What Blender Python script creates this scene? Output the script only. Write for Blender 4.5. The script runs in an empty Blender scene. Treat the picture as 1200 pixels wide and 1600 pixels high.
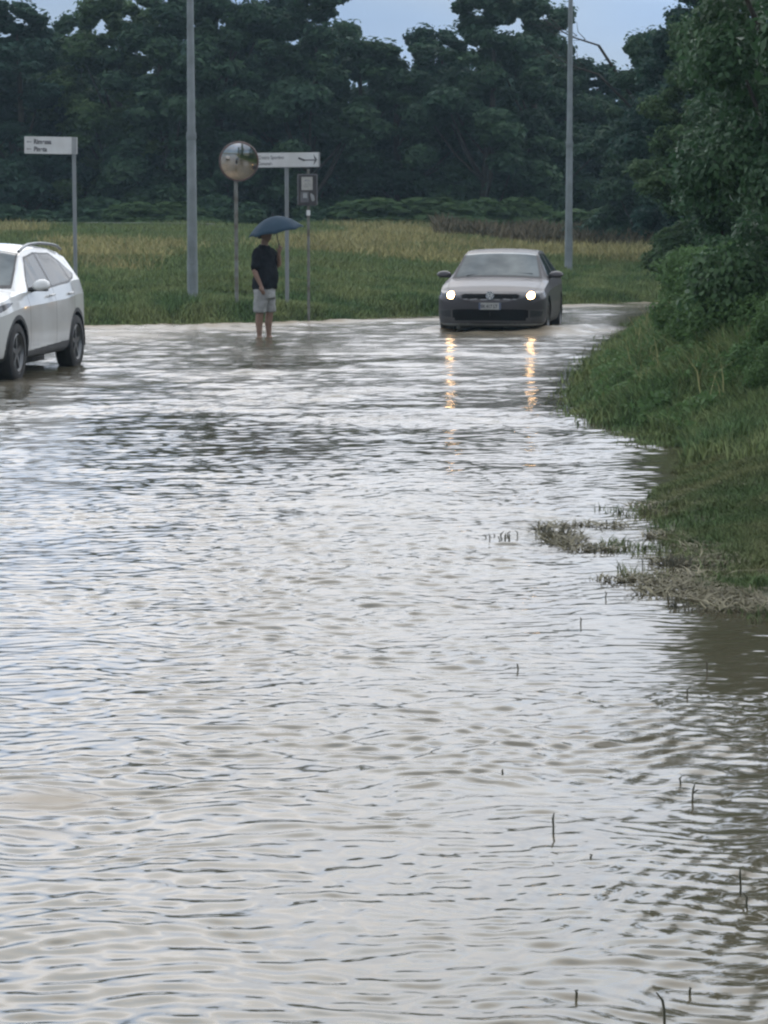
import bpy, bmesh, math, random
import numpy as np
from mathutils import Vector, Matrix

S = bpy.context.scene
C = S.collection
R = math.radians
rng = np.random.default_rng(7)
random.seed(7)

# ------------------------------------------------------------------ camera
F_PX = 4000.0            # focal length in photograph pixels (frame 1200 x 1600)
CAM_H = 1.8
cam = bpy.data.cameras.new("camera")
cam.sensor_fit = 'VERTICAL'; cam.sensor_height = 24.0; cam.lens = F_PX / 1600 * 24
cam.clip_start = 0.1; cam.clip_end = 3000
camo = bpy.data.objects.new("camera", cam); C.objects.link(camo)
camo.location = (0, 0, CAM_H)
camo.rotation_euler = (R(90) - math.atan(455 / F_PX), 0, 0)
S.camera = camo

def PX(px, D):
    return (px - 600) / F_PX * D
def PD(py):                                  # distance at which the water is seen at this row
    return CAM_H / math.tan(math.atan(455 / F_PX) + math.atan((py - 800) / F_PX))

# ------------------------------------------------------------------ sky and sun
SUN_EL, SUN_AZ = 52, 20
w = bpy.data.worlds.new("World"); S.world = w; w.use_nodes = True
nt = w.node_tree; N = nt.nodes; Lk = nt.links; N.clear()
def nd(t, **k):
    n = N.new(t)
    for a, b in k.items(): setattr(n, a, b)
    return n
wo = nd('ShaderNodeOutputWorld'); bg = nd('ShaderNodeBackground'); bg.inputs[1].default_value = 0.1
sky = nd('ShaderNodeTexSky'); sky.sky_type = 'NISHITA'; sky.sun_disc = False
sky.sun_elevation = R(SUN_EL); sky.sun_rotation = R(SUN_AZ); sky.air_density = 2; sky.dust_density = 4
tc = nd('ShaderNodeTexCoord'); sep = nd('ShaderNodeSeparateXYZ')
Lk.new(tc.outputs['Generated'], sep.inputs[0])
ramp = nd('ShaderNodeValToRGB')
els = [(0.0, (.165, .21, .265)), (.045, (.13, .185, .26)), (.085, (.145, .20, .27)), (.115, (.27, .325, .40)),
       (.20, (.37, .415, .485)), (.32, (.74, .775, .82)), (.5, (1.0, 1.0, .98)), (.75, (.54, .57, .60)), (1.0, (.30, .32, .35))]
cr = ramp.color_ramp
while len(cr.elements) < len(els): cr.elements.new(0.5)
for e, (p, c) in zip(cr.elements, els):
    e.position = p; e.color = (*c, 1)
noi = nd('ShaderNodeTexNoise'); noi.inputs['Scale'].default_value = 3.2; noi.inputs['Detail'].default_value = 5
mp = nd('ShaderNodeMapping'); mp.inputs['Scale'].default_value = (1, 1, 3.0)
Lk.new(tc.outputs['Generated'], mp.inputs[0]); Lk.new(mp.outputs[0], noi.inputs['Vector'])
# clouds ripple the band heights and their brightness
add = nd('ShaderNodeMath', operation='MULTIPLY_ADD'); add.inputs[1].default_value = 0.10
ad2 = nd('ShaderNodeMath', operation='ADD'); ad2.inputs[1].default_value = -0.05
Lk.new(noi.outputs['Fac'], add.inputs[0]); Lk.new(sep.outputs['Z'], add.inputs[2])
Lk.new(add.outputs[0], ad2.inputs[0]); Lk.new(ad2.outputs[0], ramp.inputs[0])
fr = nd('ShaderNodeMapRange'); fr.inputs['From Min'].default_value = -.5; fr.inputs['From Max'].default_value = .9
fr.inputs['To Min'].default_value = 15.0; fr.inputs['To Max'].default_value = 30.0
Lk.new(sep.outputs['Y'], fr.inputs['Value'])
cb = nd('ShaderNodeMapRange'); cb.inputs['From Min'].default_value = .3; cb.inputs['From Max'].default_value = .7
cb.inputs['To Min'].default_value = .8; cb.inputs['To Max'].default_value = 1.15
Lk.new(noi.outputs['Fac'], cb.inputs['Value'])
mu = nd('ShaderNodeMath', operation='MULTIPLY'); Lk.new(fr.outputs[0], mu.inputs[0]); Lk.new(cb.outputs[0], mu.inputs[1])
sc_ = nd('ShaderNodeVectorMath', operation='SCALE'); Lk.new(ramp.outputs[0], sc_.inputs[0]); Lk.new(mu.outputs[0], sc_.inputs['Scale'])
# blue-grey and warmer cloud banks
no2 = nd('ShaderNodeTexNoise'); no2.inputs['Scale'].default_value = 4.5; no2.inputs['Detail'].default_value = 2; Lk.new(mp.outputs[0], no2.inputs['Vector'])
hr = nd('ShaderNodeMapRange'); hr.inputs['From Min'].default_value = .38; hr.inputs['From Max'].default_value = .62; Lk.new(no2.outputs['Fac'], hr.inputs['Value'])
hm_ = nd('ShaderNodeMixRGB'); hm_.inputs[1].default_value = (.76, .88, 1.06, 1); hm_.inputs[2].default_value = (1.06, 1.0, .97, 1); Lk.new(hr.outputs[0], hm_.inputs[0])
vm = nd('ShaderNodeVectorMath', operation='MULTIPLY'); Lk.new(sc_.outputs[0], vm.inputs[0]); Lk.new(hm_.outputs[0], vm.inputs[1])
mx = nd('ShaderNodeMixRGB'); mx.inputs[0].default_value = 0.9
Lk.new(sky.outputs[0], mx.inputs[1]); Lk.new(vm.outputs[0], mx.inputs[2])
Lk.new(mx.outputs[0], bg.inputs[0]); Lk.new(bg.outputs[0], wo.inputs[0])

sl = bpy.data.lights.new("sun", 'SUN'); sl.energy = 0.6; sl.angle = R(100); sl.color = (1, .96, .9)
so = bpy.data.objects.new("sun", sl); C.objects.link(so)
so.rotation_euler = (R(90 - SUN_EL), 0, R(180 - SUN_AZ))
S.view_settings.view_transform = 'Standard'; S.view_settings.look = 'None'
S.view_settings.exposure = 0.1; S.view_settings.gamma = 1.0
S.cycles.pixel_filter_type = 'BLACKMAN_HARRIS'; S.cycles.filter_width = 2.3     # soft digitally zoomed lens
S.cycles.max_bounces = 6; S.cycles.diffuse_bounces = 3; S.cycles.glossy_bounces = 3
S.cycles.transparent_max_bounces = 4; S.cycles.caustics_reflective = False; S.cycles.caustics_refractive = False
S.cycles.sample_clamp_indirect = 6

# ------------------------------------------------------------------ helpers
def tag(o, label=None, cat=None, group=None, kind=None):
    if label: o['label'] = label
    if cat: o['category'] = cat
    if group: o['group'] = group
    if kind: o['kind'] = kind
    return o
def empty(name, loc=(0, 0, 0), rz=0):
    o = bpy.data.objects.new(name, None); C.objects.link(o)
    o.location = loc; o.rotation_euler = (0, 0, rz); o.empty_display_size = .2
    return o
def link(name, me, parent=None, mats=(), smooth=True):
    o = bpy.data.objects.new(name, me); C.objects.link(o)
    for m in (mats if isinstance(mats, (list, tuple)) else [mats]): me.materials.append(m)
    if smooth: me.polygons.foreach_set('use_smooth', np.ones(len(me.polygons), bool))
    if parent: o.parent = parent
    return o
def raw_mesh(name, V, loops, counts):
    V = np.asarray(V, np.float32); loops = np.asarray(loops, np.int32).ravel(); counts = np.asarray(counts, np.int32)
    me = bpy.data.meshes.new(name)
    me.vertices.add(len(V)); me.vertices.foreach_set('co', V.ravel())
    me.loops.add(len(loops)); me.loops.foreach_set('vertex_index', loops)
    me.polygons.add(len(counts))
    st = np.zeros(len(counts), np.int32); st[1:] = np.cumsum(counts)[:-1]
    me.polygons.foreach_set('loop_start', st)
    me.update(calc_edges=True)
    return me
def quads(name, V, Q):
    Q = np.asarray(Q)
    return raw_mesh(name, V, Q, np.full(len(Q), 4))
def compact(V, Q):
    u, inv = np.unique(Q, return_inverse=True)
    return V[u], inv.reshape(Q.shape)

def curve(pts, n=8):
    P = [Vector(p) for p in pts]; P = [P[0] * 2 - P[1]] + P + [P[-1] * 2 - P[-2]]; out = []
    for i in range(1, len(P) - 2):
        for k in range(n):
            t = k / n; a, b, c, d = P[i - 1:i + 3]
            out.append(.5 * ((2 * b) + (c - a) * t + (2 * a - 5 * b + 4 * c - d) * t * t + (3 * b - a - 3 * c + d) * t ** 3))
    return out + [P[-2]]

class MB:
    """collects simple solids into one mesh"""
    def __init__(s): s.v = []; s.f = []
    def add(s, v, f):
        k = len(s.v); s.v += [tuple(a) for a in v]; s.f += [tuple(i + k for i in g) for g in f]; return s
    def box(s, c, d, rot=None):
        x, y, z = d[0] / 2, d[1] / 2, d[2] / 2
        p = [Vector(q) for q in ((-x, -y, -z), (x, -y, -z), (x, y, -z), (-x, y, -z), (-x, -y, z), (x, -y, z), (x, y, z), (-x, y, z))]
        if rot is not None: p = [rot @ q for q in p]
        return s.add([q + Vector(c) for q in p], [(0, 3, 2, 1), (4, 5, 6, 7), (0, 1, 5, 4), (1, 2, 6, 5), (2, 3, 7, 6), (3, 0, 4, 7)])
    def tube(s, pts, rad, n=10, cap=True):
        pts = [Vector(p) for p in pts]
        if not isinstance(rad, (list, tuple)): rad = [rad] * len(pts)
        v = []; f = []; up = None
        for i, p in enumerate(pts):
            d = (pts[min(i + 1, len(pts) - 1)] - pts[max(i - 1, 0)]).normalized()
            if up is None: up = Vector((0, 0, 1)) if abs(d.z) < .9 else Vector((1, 0, 0))
            a = d.cross(up).normalized(); b = a.cross(d).normalized(); up = b
            for j in range(n):
                t = 2 * math.pi * j / n; v.append(p + (a * math.cos(t) + b * math.sin(t)) * rad[i])
        for i in range(len(pts) - 1):
            for j in range(n):
                j2 = (j + 1) % n; f.append((i * n + j, i * n + j2, (i + 1) * n + j2, (i + 1) * n + j))
        if cap: f.append(tuple(range(n))[::-1]); f.append(tuple((len(pts) - 1) * n + j for j in range(n)))
        return s.add(v, f)
    def rings(s, rings, n=16, cap=True):
        """rings: (cx,cy,cz, rx, ry, rz_angle[, pitch]) ellipses stacked along any path"""
        v = []; f = []
        for (cx, cy, cz, rx, ry, *a) in rings:
            an = a[0] if a else 0; pt = a[1] if len(a) > 1 else 0
            for j in range(n):
                t = 2 * math.pi * j / n; x = rx * math.cos(t); y = ry * math.sin(t)
                z = x * math.sin(pt); x = x * math.cos(pt)
                v.append((cx + x * math.cos(an) - y * math.sin(an), cy + x * math.sin(an) + y * math.cos(an), cz + z))
        m = len(rings)
        for i in range(m - 1):
            for j in range(n):
                j2 = (j + 1) % n; f.append((i * n + j, i * n + j2, (i + 1) * n + j2, (i + 1) * n + j))
        if cap: f.append(tuple(range(n))[::-1]); f.append(tuple((m - 1) * n + j for j in range(n)))
        return s.add(v, f)
    def lathe(s, prof, n=24, axis='z', c=(0, 0, 0)):
        v = []; f = []
        for (r, h) in prof:
            for j in range(n):
                t = 2 * math.pi * j / n; a, b = r * math.cos(t), r * math.sin(t)
                v.append({'z': (a, b, h), 'y': (a, h, b), 'x': (h, a, b)}[axis])
        v = [(p[0] + c[0], p[1] + c[1], p[2] + c[2]) for p in v]
        for i in range(len(prof) - 1):
            for j in range(n):
                j2 = (j + 1) % n; f.append((i * n + j, i * n + j2, (i + 1) * n + j2, (i + 1) * n + j))
        return s.add(v, f)
    def mesh(s, name):
        me = bpy.data.meshes.new(name); me.from_pydata([tuple(p) for p in s.v], [], s.f); me.update()
        bm = bmesh.new(); bm.from_mesh(me); bmesh.ops.recalc_face_normals(bm, faces=bm.faces); bm.to_mesh(me); bm.free()
        return me
    def build(s, name, mat, parent=None, smooth=False):
        return link(name, s.mesh(name), parent, mat, smooth)
def auto(o, ang=35):
    """smooth shading with sharp edges kept"""
    me = o.data
    me.polygons.foreach_set('use_smooth', np.ones(len(me.polygons), bool))
    bm = bmesh.new(); bm.from_mesh(me)
    for e in bm.edges:
        if len(e.link_faces) == 2 and e.calc_face_angle(0) > R(ang): e.smooth = False
    bm.to_mesh(me); bm.free(); return o
def baked(o):
    """replace the object's mesh by its evaluated (modified) mesh"""
    dg = bpy.context.evaluated_depsgraph_get()
    me = bpy.data.meshes.new_from_object(o.evaluated_get(dg)); mats = list(o.data.materials)
    o.modifiers.clear(); o.data = me
    if not len(me.materials):
        for m in mats: me.materials.append(m)
    me.polygons.foreach_set('use_smooth', np.ones(len(me.polygons), bool))
    return o

# ------------------------------------------------------------------ materials
def mat(name, col, rough=.5, metal=0, spec=.5, noise=None, bump=None, emit=None, coat=0, island=0, ior=1.45, trans=None):
    m = bpy.data.materials.new(name); m.use_nodes = True
    t = m.node_tree; b = t.nodes['Principled BSDF']
    b.inputs['Base Color'].default_value = (*col, 1); b.inputs['Roughness'].default_value = rough
    b.inputs['Metallic'].default_value = metal; b.inputs['Specular IOR Level'].default_value = spec; b.inputs['IOR'].default_value = ior
    b.inputs['Coat Weight'].default_value = coat; b.inputs['Coat Roughness'].default_value = .04
    co = t.nodes.new('ShaderNodeTexCoord')
    src = None
    if noise:                                                       # (colour 2, scale[, detail[, lo, hi]])
        n = t.nodes.new('ShaderNodeTexNoise'); n.inputs['Scale'].default_value = noise[1]
        n.inputs['Detail'].default_value = noise[2] if len(noise) > 2 else 4
        t.links.new(co.outputs['Object'], n.inputs['Vector'])
        mr = t.nodes.new('ShaderNodeMapRange')
        mr.inputs['From Min'].default_value = noise[3] if len(noise) > 3 else .35
        mr.inputs['From Max'].default_value = noise[4] if len(noise) > 4 else .65
        t.links.new(n.outputs['Fac'], mr.inputs['Value'])
        x = t.nodes.new('ShaderNodeMixRGB'); t.links.new(mr.outputs[0], x.inputs[0])
        x.inputs[1].default_value = (*col, 1); x.inputs[2].default_value = (*noise[0], 1); src = x.outputs[0]
    if island:
        g = t.nodes.new('ShaderNodeNewGeometry'); mr = t.nodes.new('ShaderNodeMapRange')
        mr.inputs['To Min'].default_value = 1 - island; mr.inputs['To Max'].default_value = 1 + island
        t.links.new(g.outputs['Random Per Island'], mr.inputs['Value'])
        v = t.nodes.new('ShaderNodeVectorMath'); v.operation = 'SCALE'
        if src: t.links.new(src, v.inputs[0])
        else: v.inputs[0].default_value = col
        t.links.new(mr.outputs[0], v.inputs['Scale']); src = v.outputs[0]
    if src: t.links.new(src, b.inputs['Base Color'])
    if bump:                                                        # (scale, strength, distance)
        n = t.nodes.new('ShaderNodeTexNoise'); n.inputs['Scale'].default_value = bump[0]; n.inputs['Detail'].default_value = 5
        t.links.new(co.outputs['Object'], n.inputs['Vector'])
        bp = t.nodes.new('ShaderNodeBump'); bp.inputs['Strength'].default_value = bump[1]; bp.inputs['Distance'].default_value = bump[2]
        t.links.new(n.outputs['Fac'], bp.inputs['Height']); t.links.new(bp.outputs[0], b.inputs['Normal'])
    if emit:
        b.inputs['Emission Color'].default_value = (*emit[0], 1); b.inputs['Emission Strength'].default_value = emit[1]
    if trans:
        tr = t.nodes.new('ShaderNodeBsdfTranslucent'); tr.inputs[0].default_value = (*trans[0], 1)
        ms = t.nodes.new('ShaderNodeMixShader'); ms.inputs[0].default_value = trans[1]
        o = t.nodes['Material Output']
        t.links.new(b.outputs[0], ms.inputs[1]); t.links.new(tr.outputs[0], ms.inputs[2]); t.links.new(ms.outputs[0], o.inputs[0])
    return m

M = {}
M['mud'] = mat('muddy ground', (.075, .068, .04), .8, noise=((.055, .07, .03), 1.2), bump=(8, .5, .03))
M['galv'] = mat('galvanised steel', (.24, .26, .27), .5, .35, noise=((.22, .24, .25), 3), bump=(30, .1, .002))
M['pole'] = mat('lamp post steel', (.22, .25, .265), .6, .2, noise=((.15, .175, .18), 2.5, 6), bump=(25, .1, .002))
M['pole_rust'] = mat('sign post steel', (.20, .21, .20), .65, .2, noise=((.11, .10, .08), 5))
M['board'] = mat('white sign face', (.66, .68, .69), .5, noise=((.55, .56, .56), 3))
M['board_back'] = mat('sign edge metal', (.35, .37, .38), .5, .4, noise=((.25, .26, .26), 4))
M['ink'] = mat('sign lettering', (.07, .07, .085), .6, noise=((.12, .12, .13), 20))
M['ink_soft'] = mat('faded sign lettering', (.22, .23, .25), .6, noise=((.30, .3, .31), 20))
M['mirror'] = mat('convex mirror glass', (.62, .58, .54), .06, 1.0, noise=((.50, .47, .44), 5))
M['mirror_rim'] = mat('faded red mirror rim', (.13, .075, .065), .6, noise=((.08, .06, .055), 12))
M['dark_frame'] = mat('dark board', (.035, .035, .04), .6, noise=((.055, .05, .05), 15))
M['frame_grey'] = mat('grey frame', (.14, .14, .15), .6, noise=((.10, .10, .11), 10))
M['paper'] = mat('notice paper', (.42, .42, .40), .7, noise=((.33, .33, .31), 25))
M['rubber'] = mat('tyre rubber', (.018, .018, .02), .75, noise=((.03, .028, .026), 12))
M['black'] = mat('black plastic', (.015, .016, .018), .45, noise=((.025, .025, .026), 20))
M['clad'] = mat('grey plastic cladding', (.030, .032, .036), .5, noise=((.055, .056, .058), 8))
M['alloy'] = mat('alloy rim', (.22, .23, .24), .35, .8, noise=((.14, .14, .14), 10))
M['white'] = mat('white car paint', (.60, .61, .60), .35, coat=.8, noise=((.47, .465, .45), 1.6, 6, .45, .75))
M['silver'] = mat('grey metallic paint', (.066, .061, .066), .46, .3, spec=.3, coat=.26, noise=((.056, .052, .055), 3))
M['glass'] = mat('tinted car glass', (.045, .06, .065), .06, 0, .22, noise=((.05, .06, .065), 3))
M['wglass'] = mat('windscreen glass', (.045, .066, .075), .06, 0, .4, noise=((.15, .18, .185), 2.2, 3, .35, .7))
M['lens'] = mat('headlight lens', (.06, .06, .065), .12, .2, .6, noise=((.10, .10, .105), 20))
M['lit'] = mat('lit headlamp', (1, .95, .85), .2, emit=((1, .60, .26), 24), noise=((.9, .9, .8), 20))
M['grille_black'] = mat('grille mesh', (.008, .008, .009), .9, spec=.05, noise=((.014, .014, .014), 60))
M['shaded_bumper'] = mat('shaded bumper paint', (.05, .048, .05), .5, noise=((.07, .066, .066), 6))  # body-coloured bumper darkened here: its shade is put into the colour
M['chrome'] = mat('chrome', (.6, .61, .62), .15, 1, noise=((.5, .5, .5), 10))
M['plate'] = mat('number plate', (.42, .43, .42), .4, noise=((.33, .34, .33), 12))
M['plate_blue'] = mat('plate blue band', (.10, .13, .22), .4, noise=((.08, .11, .19), 12))
M['red'] = mat('red lamp', (.25, .02, .02), .2, noise=((.2, .02, .02), 10))
M['skin'] = mat('skin', (.26, .165, .125), .6, noise=((.21, .13, .095), 12))
M['hair'] = mat('dark hair', (.014, .012, .011), .7, noise=((.024, .02, .018), 40))
M['shirt'] = mat('black t-shirt cotton', (.009, .010, .013), .95, spec=.1, noise=((.014, .015, .019), 5), bump=(9, .5, .03))
M['shorts'] = mat('pale grey shorts cotton', (.33, .34, .34), .9, spec=.2, noise=((.26, .27, .27), 6), bump=(9, .6, .03))
M['umb'] = mat('slate blue umbrella nylon', (.028, .052, .078), .75, spec=.15, noise=((.020, .040, .062), 4))

# water: opaque silt-laden water, real waves in the mesh and fine ripple in the bump
wm = mat('flood water', (.080, .070, .042), .035, 0, .5, ior=1.5, noise=((.105, .094, .066), .35, 3))
t = wm.node_tree; b = t.nodes['Principled BSDF']; co = t.nodes['Texture Coordinate']
sa = t.nodes.new('ShaderNodeAttribute'); sa.attribute_name = 'silt'; sm_ = t.nodes.new('ShaderNodeMixRGB')
t.links.new(sa.outputs['Fac'], sm_.inputs[0]); t.links.new(b.inputs['Base Color'].links[0].from_socket, sm_.inputs[1]); sm_.inputs[2].default_value = (.31, .25, .175, 1)
t.links.new(sm_.outputs[0], b.inputs['Base Color'])
mpn = t.nodes.new('ShaderNodeMapping'); mpn.inputs['Scale'].default_value = (.55, 1, 1)
t.links.new(co.outputs['Object'], mpn.inputs[0])
n1 = t.nodes.new('ShaderNodeTexNoise'); n1.inputs['Scale'].default_value = 14; n1.inputs['Detail'].default_value = 3
t.links.new(mpn.outputs[0], n1.inputs['Vector'])
bp = t.nodes.new('ShaderNodeBump'); bp.inputs['Strength'].default_value = .5; bp.inputs['Distance'].default_value = .006
t.links.new(n1.outputs['Fac'], bp.inputs['Height']); t.links.new(bp.outputs[0], b.inputs['Normal'])
at = t.nodes.new('ShaderNodeAttribute'); at.attribute_name = 'chop'
ms = t.nodes.new('ShaderNodeMath'); ms.operation = 'MULTIPLY'; ms.inputs[1].default_value = .6
t.links.new(at.outputs['Fac'], ms.inputs[0]); t.links.new(ms.outputs[0], bp.inputs['Strength'])
r1 = t.nodes.new('ShaderNodeMath'); r1.operation = 'MULTIPLY_ADD'; r1.inputs[1].default_value = .062; r1.inputs[2].default_value = .045
r3 = t.nodes.new('ShaderNodeMath'); r3.operation = 'MULTIPLY_ADD'; r3.inputs[1].default_value = -.42; r3.inputs[2].default_value = .5; t.links.new(sa.outputs['Fac'], r3.inputs[0]); t.links.new(r3.outputs[0], b.inputs['Specular IOR Level'])
r2 = t.nodes.new('ShaderNodeMath'); r2.operation = 'MULTIPLY_ADD'; r2.inputs[1].default_value = .38
t.links.new(at.outputs['Fac'], r1.inputs[0]); t.links.new(sa.outputs['Fac'], r2.inputs[0]); t.links.new(r1.outputs[0], r2.inputs[2]); t.links.new(r2.outputs[0], b.inputs['Roughness'])
M['water'] = wm

def sstep(a, b, x):
    t = np.clip((x - a) / (b - a), 0, 1); return t * t * (3 - 2 * t)
def vnoise(x, y, s, seed=0, n=9):
    """smooth pseudo-noise in about -1..1 from a few sines"""
    r = np.random.default_rng(seed); o = np.zeros_like(x, dtype=float)
    for k in range(n):
        a = r.uniform(0, 2 * np.pi); f = s * r.uniform(.6, 1.7)
        o += np.sin((x * np.cos(a) + y * np.sin(a)) * f * 2 * np.pi + r.uniform(0, 6.28))
    return o / n * 1.6

# ------------------------------------------------------------------ terrain
def far_edge(X):
    return np.interp(X, [-60, -20, -5.1, -2.3, 1.1, 2.2, 3.6, 6, 10, 60], [25, 37, 44.4, 45.6, 48.8, 51.5, 55.5, 57, 58, 60])
def bank_edge(Y):
    return np.interp(Y, [-40, 4, 8.5, 10.2, 11.6, 12.3, 13.2, 15, 16.5, 18, 20.2, 21.5, 24, 28, 32, 36, 42, 47, 50, 54],
                     [6, 3.4, 2.6, 2.3, 1.9, 1.52, 1.5, 1.5, 1.65, 2.0, 2.3, 2.2, 1.85, 2.12, 2.6, 3.15, 4.0, 4.8, 5.4, 7.5])
def ground_z(X, Y):
    X = np.asarray(X, float); Y = np.asarray(Y, float)
    d = Y - far_edge(X) + .25 * vnoise(X, Y, .35, 3)
    zf = np.interp(d, [-6, -1.5, 0, .6, 2.5, 10, 20, 36, 60, 300], [-.25, -.12, 0, .10, .30, .72, 1.10, 1.55, 1.66, 1.8])
    e = X - bank_edge(Y) + .10 * vnoise(X, Y, .9, 5)
    low = np.exp(-((Y - 13.4) / 1.9) ** 2)
    zb = np.interp(e, [-4, -.8, 0, .5, 2, 5, 20], [-.25, -.08, 0, .12, .35, .7, 1.2])
    zb = zb * (1 - .82 * low) - .03 * np.exp(-(e / .5) ** 2) + .015 * vnoise(X, Y, 1.6, 6)
    zr = np.interp(Y, [-200, -30, -20], [1.0, .2, -.3])
    zl = np.interp(X, [-60, -22, -18], [1.2, .3, -.3])
    return np.maximum.reduce([zf, zb, zr, zl]) + .01 * vnoise(X, Y, .8, 8)

gx = np.concatenate([[-700, -300, -150, -80, -50, -35], np.arange(-26, -8, .6), np.arange(-8, 12, .1), np.arange(12, 30, .6), [35, 50, 80, 150, 300, 700]])
gy = np.concatenate([[-700, -200, -90, -50], np.arange(-35, 8, 1.0), np.arange(8, 26, .08), np.arange(26, 60, .2), np.arange(60, 110, 1), [120, 150, 200, 400, 900]])
GX, GY = np.meshgrid(gx, gy); GZ = ground_z(GX, GY)
def grid_mesh(name, X, Y, Z):
    r, c = X.shape; V = np.stack([X, Y, Z], -1).reshape(-1, 3)
    i = np.arange(r - 1)[:, None] * c + np.arange(c - 1)[None, :]
    Q = np.stack([i, i + 1, i + c + 1, i + c], -1).reshape(-1, 4)
    return quads(name, V, Q)
tag(link('ground', grid_mesh('ground', GX, GY, GZ), None, M['mud']), kind='structure')

# ------------------------------------------------------------------ water
def build_water():
    rows = [-60, -30, -12, -4, 0, 2.5, 3.6, 4.2]
    y = 4.5
    while y < 64:
        rows.append(y); y += .0062 * (y / 6) ** 1.45
    rows += [70, 80]
    rows = np.array(rows)
    core = np.linspace(-1, 1, 760)
    u = np.concatenate([[-12, -6, -3, -2, -1.5, -1.2], core, [1.2, 1.5, 2, 3, 6, 12]])
    hw = 1.3 + .185 * np.clip(rows, 4.5, None)
    X = u[None, :] * hw[:, None]; Y = np.repeat(rows[:, None], len(u), 1)
    dy = .0062 * (np.clip(Y, 6, None) / 6) ** 1.45
    inside = sstep(1.25, 1.0, np.abs(u))[None, :] * sstep(4.0, 4.6, rows)[:, None]
    # where the water is choppy, rippled or calm
    right = bank_edge(Y) - X
    calm = sstep(.05, 1.7, right - .25 * vnoise(X, Y, .5, 21))
    calm = np.where(Y < 11.6, np.minimum(calm, .06 + sstep(.85, 1.9, right - .2 * vnoise(X, Y, .7, 23)) ), calm); calm = np.where(Y < 13.5, calm, sstep(-.2, .8, right))
    patch = sstep(-.55, .45, vnoise(X, Y * .8, .22, 22))
    lo = sstep(-.6, .5, vnoise(X * .5, Y * 1.3, .16, 24))
    chop = (.35 + .65 * patch * lo)
    mid = np.exp(-((Y - 13.5) / 5.5) ** 2)
    chop = np.maximum(chop, .95 * mid * sstep(-1.2, .2, X + .8)) 
    chop = np.maximum(chop, .72 * sstep(24, 32, Y))
    # long smooth tongues of current, where the far trees are mirrored
    for (x0, y0, x1, y1, wd, k) in ((-2.0, 31.5, .9, 34.0, .55, .8), (-3.2, 23.0, -1.6, 24.0, .4, .5), (-2.6, 19.3, -.2, 20.6, .45, .5),
                                    (-2.9, 15.6, -1.2, 17.0, 1.0, .45), (-.2, 20.9, 1.6, 21.6, .35, .6), (-1.2, 27.5, .6, 28.4, .4, .55), (.9, 30, 2.0, 31, .6, .6)):
        dx, dyv = x1 - x0, y1 - y0; L = math.hypot(dx, dyv)
        s = ((X - x0) * dx + (Y - y0) * dyv) / L / L; q = np.abs((X - x0) * -dyv + (Y - y0) * dx) / L
        m = np.exp(-(q / wd) ** 2) * sstep(-.25, .15, s) * sstep(1.25, .85, s)
        chop *= 1 - .62 * k * m
    chop *= .12 + .88 * calm
    chop = np.clip(chop, .05, 1)
    r = np.random.default_rng(11)
    Z = np.zeros_like(X)
    wl = np.concatenate([np.exp(r.uniform(np.log(.06), np.log(.16), 46)), np.exp(r.uniform(np.log(.16), np.log(.5), 44)), np.exp(r.uniform(np.log(.5), np.log(1.8), 18))])
    wx = X + .05 * vnoise(X, Y, .9, 31); wy = Y + .07 * vnoise(X, Y, 1.1, 32)
    for k, l in enumerate(wl):
        spread = .55 if l > .16 else .42
        a = math.pi / 2 + r.normal(0, spread) + (.25 if k % 3 == 0 else 0)
        ph = r.uniform(0, 6.28)
        amp = WAVE * l ** .95 / (2 * math.pi) * (1.6 if l < .16 else .52 if l < .5 else .4)
        att = sstep(1.6, 3.5, l / dy)
        # each train comes and goes across the surface
        env = .5 + .5 * np.sin((X * math.cos(a + 1.3) + Y * math.sin(a + 1.3)) * 2 * math.pi / (l * 7 + .4) + ph * 3)
        Z += amp * att * env * np.sin((wx * math.cos(a) + wy * math.sin(a)) * 2 * math.pi / l + ph)
    Z = Z * chop * (1 + 1.0 * sstep(14, 26, Y))
    # long fans of ripples sliding off the calm margin
    for (cx, cy, l, am, y0, y1) in ((6.5, 5.2, .105, .0016, 8.2, 9.9), (7.5, 3.4, .085, .0012, 6.0, 7.6)):
        rr = np.hypot(X - cx, (Y - cy))
        Z += am * np.sin(rr * 2 * math.pi / l + .8 * vnoise(X, Y, .4, 41)) * sstep(y0, y0 + .5, Y) * sstep(y1, y1 - .5, Y) * sstep(-1.0, .6, X)
    # churned water by the person, along the far edge and around the cars
    def mound(x, y, sx, sy, h, f=1.0):
        g = np.exp(-((X - x) / sx) ** 2 - ((Y - y) / sy) ** 2)
        return g * (h + .5 * h * vnoise(X, Y, 1.3 * f, int(abs(x * 7 + y))))
    for a in ((-2.95, 42.6, .55, .5, .085), (-3.9, 43.2, .9, .6, .04), (-1.0, 44.2, 1.6, .6, .02), (-4.6, 41.5, 1.2, 1, .02), (.85, 42.6, .22, .6, .06),
              (2.75, 41.8, .5, .8, .07), (3.3, 43.0, .9, .8, .05), (1.7, 41.1, .9, .25, .03), (-4.9, 38.5, 1.0, 1.5, .02), (-3.9, 27.7, .8, .5, .02)):
        Z += mound(*a)
    # churned, silt-laden patches: rough little peaks
    fe = far_edge(X) - Y
    silt = np.exp(-((fe - .6) / 1.5) ** 2) * sstep(-.9, .2, vnoise(X, Y, .25, 51))
    for (x, y, sx, sy, k) in ((2.6, 42.0, 1.3, 1.6, 1), (-2.9, 42.8, 1.2, .9, 1), (.9, 42.2, .35, .8, .8), (-4.4, 40.5, 1.3, 2.2, .6), (-3.6, 28.6, .9, .8, .35), (-1.07, 7.85, .20, .16, 1), (-1.02, 7.42, .14, .10, .7)):
        silt = np.maximum(silt, k * np.exp(-((X - x) / sx) ** 2 - ((Y - y) / sy) ** 2))
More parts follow.
